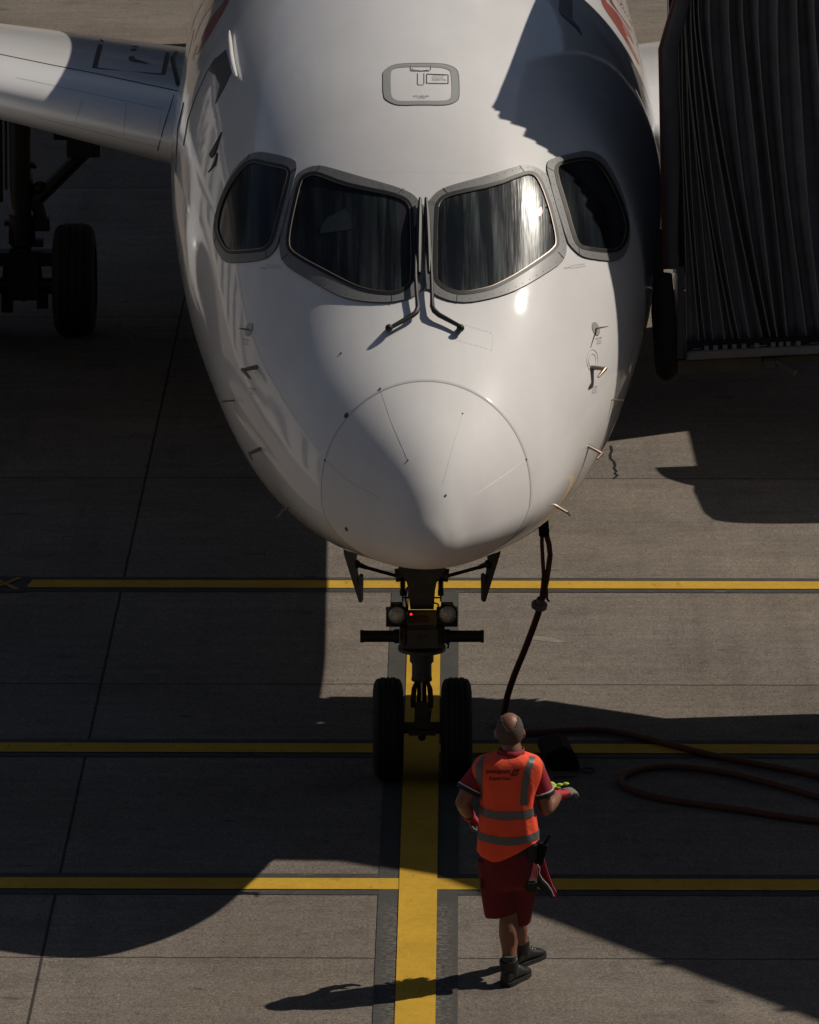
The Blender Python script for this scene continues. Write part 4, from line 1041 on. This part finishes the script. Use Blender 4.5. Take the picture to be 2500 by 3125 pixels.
# catmull-rom smoothing
def crom(P, k=4):
    out = []
    for i in range(len(P)-1):
        a, b, c, d_ = P[max(i-1, 0)], P[i], P[i+1], P[min(i+2, len(P)-1)]
        for t in [j/k for j in range(k)]:
            out.append(.5*((2*b)+(c-a)*t+(2*a-5*b+4*c-d_)*t*t+(3*b-a-3*c+d_)*t**3))
    return out+[P[-1]]
sp_ = crom(allp)
for p in sp_: p.z = max(p.z, .024)
cb.tube(sp_, .0225, 12)
cobj('cable_run', cb, M['cable'])
pl = MB(); pt_ = K1(1625, 20, Yt); pl.tube([Vector((pt_.x-.04, pt_.y, 2.10)), pt_, K1(1625, 90, Yt)], [.040, .036, .030], 12); pl.box(K1(1628, 60, Yt-.02), (.07, .05, .05)); cobj('plug', pl, M['plastic'], bevel=.004)
cl = MB(); c = K1(1592, 612, Yt+.08); ax = (K1(1590, 640, Yt+.1)-K1(1612, 540, Yt+.06)).normalized()
cl.lathe(c-ax*.014, ax, [(-.012, .02), (-.010, .045), (0, .055), (.022, .055), (.032, .045), (.034, .02)], 24); cl.lathe(c-ax*.06, ax, [(0, .022), (.0, .027), (.04, .027), (.04, .02)], 16)
cobj('collar', cl, M['collar'])

# ------------------------------------------------------------ wheel chock
ck_ = thing('wheel_chock', 'black rubber wheel chock with rope on the shaded apron beside the person', 'wheel chock', tuple(gnd(1710, 2355)))
KO = gnd(1710, 2355)
K2 = lambda x, y, Y: atY(1300+x/2.875, 2150+y/2.875, Y)
c = MB(); Yc = KO.y
poly = [K2(x, y, Yc) for x, y in ((1108, 604), (1058, 520), (1045, 440), (1200, 372), (1300, 415), (1340, 500), (1358, 595))]
poly = [Vector((p.x, p.y, max(0.0, p.z))) for p in poly]
zmin = min(p.z for p in poly)
c.prism(poly, Vector((-.05, .38, 0)))
c.v = [tuple(Vector(p)-KO-Vector((0, 0, zmin))) for p in c.v]
obj('chock_block', c, M['plastic'], ck_, bevel=.012)
rp = MB(); rp.tube([gnd(x, y, .012)-KO for x, y in ((1765, 2352), (1785, 2344), (1808, 2345), (1815, 2352), (1800, 2358), (1780, 2356), (1765, 2352))], .007, 8)
rp.tube([gnd(x, y, .012)-KO for x, y in ((1690, 2372), (1715, 2370), (1740, 2371), (1760, 2366))], .007, 8)
obj('rope', rp, M['sock'], ck_)

# ------------------------------------------------------------ the worker
W_ = lambda x, y, Y=-4.25: atY(x, y, Y)
PO = Vector((.53, -4.3, 0))
per = thing('person', 'person in orange high-visibility vest, dark red shorts and black boots walking towards the nose wheels', 'person', tuple(PO))
def pobj(name, mb, m, parent=None, **k):
    mb.v = [tuple(Vector(p)-PO) for p in mb.v]; return obj(name, mb, m, parent or per, **k)
S5 = 1/508.0
b = MB()
HC = W_(1556, 2234, -4.22)
b.ball(HC+Vector((0, 0, .012)), (.079, .098, .105), 16); b.ball(HC+Vector((0, .028, -.045)), (.062, .072, .075), 14)
b.ball(HC+Vector((0, .095, -.02)), (.013, .02, .02), 8)            # nose
b.ball(HC+Vector((0, .080, -.062)), (.026, .012, .008), 8)          # lips
b.ball(HC+Vector((0, .075, -.095)), (.024, .02, .016), 8)           # chin
for s in (-1, 1):
    b.ball(HC+Vector((s*.03, .082, .012)), (.017, .014, .011), 8)   # brow and lid
    b.ball(HC+Vector((s*.084, .005, -.012)), (.010, .020, .032), 8, Matrix.Rotation(s*.25, 3, 'Z'))
NK = W_(1562, 2288, -4.25)
b.tube([HC+Vector((0, -.01, -.05)), NK, W_(1560, 2320, -4.25)], [(.058, .062), (.062, .066), (.09, .08)], 16)
tor = [(2310, 1490, 1630, .08), (2335, 1468, 1645, .10), (2400, 1475, 1636, .115), (2470, 1480, 1630, .125), (2540, 1476, 1632, .125), (2600, 1484, 1626, .12), (2650, 1490, 1620, .11)]
def ringz(y, x0, x1, ry, Y=-4.25, n=32, e=2.3):
    c_ = W_((x0+x1)/2, y, Y); hw = (x1-x0)/2*S5; out = []
    for k in range(n):
        a_ = 2*math.pi*k/n; ca, sa = math.cos(a_), math.sin(a_)
        out.append(Vector((c_.x+hw*math.copysign(abs(ca)**(2/e), ca), c_.y+ry*math.copysign(abs(sa)**(2/e), sa), c_.z)))
    return out
b.loft([ringz(y, a_, c_, r) for y, a_, c_, r in tor])
def limb(mb, pts, rr, n=14, k=5):
    P = crom([Vector(p) for p in pts], k); m_ = len(P); R2 = []
    for i in range(m_):
        t = i/(m_-1)*(len(rr)-1); i0 = min(int(t), len(rr)-2); f_ = t-i0; f_ = f_*f_*(3-2*f_); R2.append(rr[i0]*(1-f_)+rr[i0+1]*f_)
    mb.tube(P, R2, n); mb.ball(P[0], R2[0], 8); mb.ball(P[-1], R2[-1], 8)
SL, EL, WL = W_(1468, 2340), W_(1411, 2448, -4.30), W_(1434, 2492, -4.10)
SR, ER, WR = W_(1636, 2340), W_(1667, 2468, -4.22), W_(1704, 2428, -4.00)
for S_, E_, W2 in ((SL, EL, WL), (SR, ER, WR)):
    limb(b, [S_, S_.lerp(E_, .5), E_], [.052, .050, .043], 12); limb(b, [E_, E_.lerp(W2, .35), W2], [.044, .046, .029], 12)
HLp, HRp = W_(1515, 2625), W_(1592, 2625, -4.22)
KL, KR = W_(1552, 2800, -4.24), W_(1574, 2795, -4.08)
AL, AR_ = W_(1556, 2950, -4.33), W_(1592, 2893, -3.97)
for H2, K_, A2 in ((HLp, KL, AL), (HRp, KR, AR_)):
    limb(b, [H2, H2.lerp(K_, .5), K_], [.074, .066, .056], 14); limb(b, [K_, K_.lerp(A2, .32), K_.lerp(A2, .7), A2, A2-Vector((0, 0, .05))], [.056, .062, .046, .036, .036], 14)
body = pobj('body', b, M['skin'])
bake(body, [('REMESH', dict(mode='VOXEL', voxel_size=.008)), ('SMOOTH', dict(factor=.6, iterations=4))])
# hair round the sides and back, bald crown
hr = MB(); N1, N2 = 44, 88; grid = {}
for i in range(N1+1):
    a_ = math.pi*i/N1
    for k in range(N2):
        bb = 2*math.pi*k/N2; d3 = Vector((math.sin(a_)*math.cos(bb), math.sin(a_)*math.sin(bb), math.cos(a_)))
        rr = 1.025
        grid[i, k] = (HC+Vector((0, 0, .010))+Vector((d3.x*.081*rr, d3.y*.100*rr, d3.z*.107*rr)), d3)
hr.v = [tuple(grid[i, k][0]) for i in range(N1+1) for k in range(N2)]
for i in range(N1):
    for k in range(N2):
        d3 = (grid[i, k][1]+grid[i+1, (k+1) % N2][1])*.5
        j_ = .04*math.sin(k*.9)+.03*math.sin(i*.8+k*.5)
        bald = ((d3.x)/(.62+j_))**2+((d3.z-1.0)/(.80+j_))**2 < 1 or d3.y > .30+j_ or (abs(d3.x) > .8 and d3.z < -.1 and d3.y > -.1) or d3.z < -.86
        if bald: continue
        hr.f.append((i*N2+k, (i+1)*N2+k, (i+1)*N2+(k+1) % N2, i*N2+(k+1) % N2))
hro = pobj('hair', hr, M['hair'])
bake(hro, [('WELD', dict(merge_threshold=.0005)), ('SOLIDIFY', dict(thickness=.0015, offset=-1))])
# vest
vr = [(2296, 1520, 1600, .070), (2302, 1508, 1612, .082), (2308, 1478, 1634, .098), (2316, 1456, 1650, .112), (2330, 1444, 1656, .122), (2350, 1440, 1656, .130), (2372, 1448, 1651, .134), (2392, 1458, 1643, .137), (2420, 1464, 1634, .140), (2455, 1468, 1632, .142), (2490, 1463, 1638, .148), (2525, 1459, 1642, .152), (2548, 1458, 1644, .155)]
v = MB(); rings = [ringz(*r, n=72, e=3.0) for r in vr]
last = rings[-1]; lo1, lo2 = [], []
def hem(x, y):
    px_ = 1250+(x+.042)*508
    return lerp([(1455, 2586), (1468, 2597), (1482, 2604), (1500, 2608), (1518, 2607), (1535, 2602), (1552, 2594), (1570, 2585), (1590, 2575), (1615, 2563), (1645, 2551)], px_)
for p in last:
    hz_ = W_(1550, hem(p.x, p.y)).z
    for L_, f_, ex in ((lo1, .5, 1.0), (lo2, 1.0, 1.01)):
        c_ = (last[0]+last[36])*.5; L_.append(Vector((c_.x+(p.x-c_.x)*ex, c_.y+(p.y-c_.y)*ex, p.z+(hz_-p.z)*f_)))
rings += [lo1, lo2]
# soft folds
fr_ = []
for j, r in enumerate(rings):
    o_ = []
    c_ = sum(r, Vector())/len(r)
    for k, p in enumerate(r):
        a_ = 2*math.pi*k/72; amp = .0035*min(1, j/5)
        o_.append(p+(p-c_).normalized()*amp*(math.sin(5*a_+j*.7)+.7*math.sin(11*a_-j*1.1)))
    fr_.append(o_)
v.loft(fr_, caps=False)
vest = pobj('safety_vest', v, M['hivis'])
bake(vest, [('SUBSURF', dict(levels=1, render_levels=1)), ('SOLIDIFY', dict(thickness=.006, offset=-1))])
vv = [Vector(p.co)+PO for p in vest.data.vertices]
VB = BVHTree.FromPolygons(vv, [tuple(f.vertices) for f in vest.data.polygons])
PI_ = Matrix.Translation(-PO)
# reflective tape: hoops right round, straps on the back
def hoopband(y0, y1, bend):
    m_ = MB(); rs_ = []
    for yy in (y0, (y0+y1)/2, y1):
        out = []
        for k in range(72):
            a_ = 2*math.pi*k/72; d2 = Vector((math.cos(a_), math.sin(a_), 0)); c_ = W_(1551, yy+bend*(-math.sin(a_)*.5+.5)**1.5 + 3*math.sin(a_*3), -4.25)
            h_ = VB.ray_cast(c_+d2*.6, -d2); out.append((h_[0] if h_[0] is not None else c_+d2*.17)+d2*.0035)
        rs_.append(out)
    m_.loft(rs_, caps=False); return m_
def pdec(outer, off, m_=None, step=9): return decal(m_ or MB(), outer, off, bvh=VB, inv=Matrix.Identity(4), step=step)
C2 = lambda P: [(1300+x/2.875, 2150+y/2.875) for x, y in P]
for nm, band in (('upper', hoopband(2453, 2477, 2)), ('lower', hoopband(2523, 2546, 8))): pobj('reflective_band', band, M['reflect'], vest)
for P in ([(486,462),(520,452),(502,520),(497,650),(497,800),(494,868),(452,840),(455,760),(447,680),(436,600),(445,530)], [(905,455),(962,462),(930,560),(905,680),(893,780),(890,885),(826,880),(832,780),(845,660),(870,560),(893,500)]):
    pobj('reflective_strap', pdec(C2(P), .003), M['reflect'], vest)
tm = MB(); text_decal(tm, 'swissport', *C2([(632, 594)])[0], 73, rot=-0.5, bvh=VB, inv=Matrix.Identity(4), off=.003, bold=.018)
text_decal(tm, 'Supervisor', *C2([(652, 652)])[0], 68, rot=-0.5, bvh=VB, inv=Matrix.Identity(4), off=.003, bold=.012)
pobj('printed_lettering', tm, M['ink'], vest, smooth=False)
lg = MB(); decal(lg, C2([(775,570),(822,570),(796,626),(738,628)]), .003, C2([(772,586),(798,584),(792,612),(766,614)]), bvh=VB, inv=Matrix.Identity(4), step=6)
decal(lg, C2([(779,594),(790,594),(786,604),(775,604)]), .0035, bvh=VB, inv=Matrix.Identity(4), step=4)
pobj('emblem', lg, M['inkred'], vest, smooth=False)
# shirt: sleeves and collar
for S_, E_, t_, nm in ((SL, EL, .62, 'l'), (SR, ER, .58, 'r')):
    sh = MB(); d1 = (E_-S_).normalized(); end = S_.lerp(E_, t_)
    P = [S_+Vector((.03 if nm == 'l' else -.03, 0, .045)), S_+d1*.01, S_.lerp(E_, t_*.5), S_.lerp(E_, t_*.82), end]
    sh.tube(crom(P, 3), [.03, .036, .042, .047, .052, .056, .060, .063, .065, .067, .069, .071, .073][:13], 22, caps=True)
    o_ = pobj('shirt_sleeve', sh, M['shirt'])
    cf = MB(); cf.tube([end-d1*.006, end+d1*.022], [.0755, .0765], 24, caps=True); pobj('cuff', cf, M['black'], o_)
    cf = MB(); cf.tube([end-d1*.011, end-d1*.004], [.0765, .0768], 24, caps=True); pobj('cuff_piping', cf, M['whitetrim'], o_)
co = MB(); co.tube([W_(1562, 2305), W_(1562, 2284, -4.25)], [(.084, .078), (.072, .072)], 24, caps=False); cob = pobj('shirt_collar', co, M['shirt'])
bake(cob, [('SOLIDIFY', dict(thickness=.006, offset=0))])
# shorts
s_ = MB()
s_.loft([ringz(y, a_, c_, r, -4.24) for y, a_, c_, r in ((2560, 1470, 1636, .145), (2600, 1472, 1634, .148), (2650, 1477, 1628, .145), (2690, 1484, 1622, .13), (2705, 1500, 1610, .10))])
for P, rr in (([W_(1512, 2620, -4.25), W_(1516, 2690, -4.25), W_(1524, 2760, -4.25), W_(1530, 2792, -4.25)], [(.078, .11), (.083, .105), (.080, .10), (.080, .10)]), ([W_(1588, 2620, -4.22), W_(1590, 2690, -4.20), W_(1578, 2760, -4.16), W_(1572, 2806, -4.12)], [(.085, .11), (.090, .105), (.088, .10), (.085, .10)])):
    s_.tube(P, rr, 24)
so_ = pobj('shorts', s_, M['shorts'])
bake(so_, [('REMESH', dict(mode='VOXEL', voxel_size=.010)), ('SMOOTH', dict(factor=.5, iterations=3))])
bt = MB(); rb = [ringz(2578, 1467, 1640, .153, -4.24), ringz(2592, 1468, 1638, .153, -4.24)]; bt.loft(rb, caps=False); pobj('belt', bt, M['black'])
pk = MB(); pk.box(W_(1622, 2700, -4.30), (.07, .10, .07)); pobj('leg_pouch', pk, M['black'], so_, bevel=.012)
pk = MB(); pk.box(W_(1476, 2690, -4.26), (.03, .10, .08)); pobj('leg_pouch', pk, M['black'], so_, bevel=.01)
# boots
def boot(ank, ang, sock=True):
    f = Vector((math.sin(ang), math.cos(ang), 0)); r_ = Vector((f.y, -f.x, 0)); base = Vector((ank.x, ank.y, 0))-f*.07
    m_ = MB(); rings = []
    for t, hw, top in ((0, .030, .07), (.02, .038, .10), (.06, .043, .125), (.10, .045, .12), (.15, .048, .095), (.20, .052, .078), (.25, .048, .066), (.285, .036, .05), (.30, .02, .035)):
        c_ = base+f*t; rings.append([c_+r_*(hw*math.cos(a_))+Vector((0, 0, max(.012, .012+(top-.012)*(.5+.5*math.sin(a_))**(.7)))) for a_ in [2*math.pi*k/20 for k in range(20)]])
    m_.loft(rings)
    m_.tube([base+f*.07+Vector((0, 0, .06)), base+f*.06+Vector((0, 0, .12)), base+f*.055+Vector((0, 0, .155)), base+f*.05+Vector((0, 0, .165))], [(.045, .052), (.050, .056), (.052, .058), (.050, .056)], 20)
    for k in range(4):
        c_ = base+f*(.105+k*.024)+Vector((0, 0, .128-k*.012)); m_.tube([c_-r_*.03-Vector((0, 0, .01)), c_+Vector((0, 0, .004)), c_+r_*.03-Vector((0, 0, .01))], .006, 6)
    bo_ = pobj('boot', m_, M['boot']); bake(bo_, [('REMESH', dict(mode='VOXEL', voxel_size=.006)), ('SMOOTH', dict(factor=.4, iterations=2))])
    s2 = MB(); P = []
    for t, hw in ((.0, .022), (.01, .033), (.05, .041), (.12, .042), (.20, .050), (.26, .047), (.292, .032), (.302, .014)): P.append((t, hw))
    s2.loft([[base+f*t+r_*hw*sx+Vector((0, 0, z)) for sx, z in ((-1, .0), (1, .0), (1, .026), (-1, .026))] for t, hw in P]); pobj('sole', s2, M['rubber'], bo_)
    sk = MB(); sk.tube([Vector((ank.x, ank.y, .12)), Vector((ank.x, ank.y, .185))], [.048, .046], 18); pobj('sock', sk, M['sock'])
boot(AL, .50); boot(AR_, .62)
# gloves: palm, four bent fingers of different length and a thumb
def glove(wr, dr, pn, grip=1.0, cuffm='glove'):
    d1 = dr.normalized(); n1 = (pn-d1*pn.dot(d1)).normalized(); s1 = d1.cross(n1)
    m_ = MB(); rot = Matrix((s1, d1, n1)).transposed()
    m_.ball(wr+d1*.055, (.044, .055, .020), 10, rot)
    for k, (off, ln) in enumerate(((-.030, .068), (-.010, .078), (.010, .074), (.029, .058))):
        p = wr+d1*.092+s1*off; a0 = .35*grip; P = [p-d1*.02, p]
        ang = 0
        for seg, bend in ((.42, .5), (.33, .8), (.25, .7)):
            ang += bend*grip; dd_ = d1*math.cos(ang)-n1*math.sin(ang); P.append(P[-1]+dd_*(ln*seg))
        m_.tube(P, [.0095, .010, .0095, .009, .007], 8); m_.ball(P[-1], .0075, 6)
    p = wr+d1*.03-s1*.036; P = [p+s1*.01, p, p-s1*.018+d1*.022-n1*.012, p-s1*.016+d1*.045-n1*.026]
    m_.tube(P, [.012, .0125, .011, .008], 8); m_.ball(P[-1], .0085, 6)
    g_ = pobj('work_glove', m_, M['gloveg']); bake(g_, [('REMESH', dict(mode='VOXEL', voxel_size=.0035)), ('SMOOTH', dict(factor=.4, iterations=2))])
    c_ = MB(); c_.tube([wr-d1*.035, wr-d1*.01, wr+d1*.03, wr+d1*.065], [(.036, .042), (.036, .040), (.040, .026), (.044, .021)], 18); pobj('glove_cuff', c_, M[cuffm], g_)
    return g_
GR = glove(WR, Vector((.75, .45, .15)), Vector((0, -.3, 1)), .9)
GL = glove(WL, Vector((.35, .35, -.6)), Vector((-.8, .3, 0)), .8)
wt = MB(); dv = (WL-EL).normalized(); wt.tube([WL-dv*.055, WL-dv*.038], [.036, .036], 18); pobj('watch_strap', wt, M['black'])
# things worn or carried
ls_ = MB(); c_ = WR+Vector((-.015, .03, .055))
for k in range(9):
    a_ = k*2.4; ls_.ball(c_+Vector((.035*math.cos(a_)*(k/9)+(k-4)*.008, .02*math.sin(a_), .010*math.sin(k*1.7))), (.020, .014, .009), 6)
LO = c_.copy(); ls_.v = [tuple(Vector(p)-LO) for p in ls_.v]
lo_ = obj('signal_strap', ls_, M['lime']); lo_.location = LO; tag(lo_, 'bundled lime-green strap held at the right glove of the person', 'strap')
RO = W_(1650, 2605, -4.30); rd_ = thing('radio', 'black two-way radio with stub antenna clipped to the belt of the person', 'radio', tuple(RO))
rb_ = MB(); rb_.box((0, 0, 0), (.055, .045, .13), Matrix.Rotation(.25, 3, 'Y')); obj('case', rb_, M['plastic'], rd_, bevel=.006)
ra = MB(); ra.tube([W_(1658, 2585, -4.3)-RO, W_(1679, 2547, -4.3)-RO], [.010, .006], 10); obj('antenna', ra, M['plastic'], rd_)
pz = MB(); pz.box((0, 0, 0), (.07, .07, .12)); po_ = obj('belt_pouch', pz, M['black'], None, bevel=.015); po_.location = W_(1621, 2600, -4.33); tag(po_, 'black fabric pouch on the belt below the vest hem', 'pouch')
JO = W_(1655, 2625, -4.22); jk = thing('jacket', 'folded crimson and black jacket hanging from the right side of the belt', 'jacket', tuple(JO))
C3b = lambda P, Y: [W_(1350+x/3.45, 2550+y/3.45, Y)-JO for x, y in P]
def cloth(P, y0, th):
    m_ = MB(); m_.prism(C3b(P, y0), Vector((0, th, 0))); return m_
j1 = cloth([(1000,180),(1060,190),(1080,280),(1120,420),(1165,540),(1205,610),(1208,670),(1185,685),(1160,640),(1110,560),(1050,480),(1000,400),(960,300)], -4.17, .05)
obj('red_side', j1, M['shirt'], jk, bevel=.01)
j2 = cloth([(945,270),(1000,300),(1025,340),(1020,400),(1050,460),(1110,520),(1150,580),(1175,640),(1165,675),(1140,655),(1100,615),(1040,575),(1000,530),(975,460),(935,430),(925,340)], -4.23, .05)
obj('lining', j2, M['black'], jk, bevel=.01)
j3 = MB(); j3.tube([p for p in C3b([(1000,300),(1028,345),(1022,400),(1052,458),(1112,518),(1152,578),(1178,640)], -4.24)], .003, 6); obj('piping', j3, M['whitetrim'], jk)
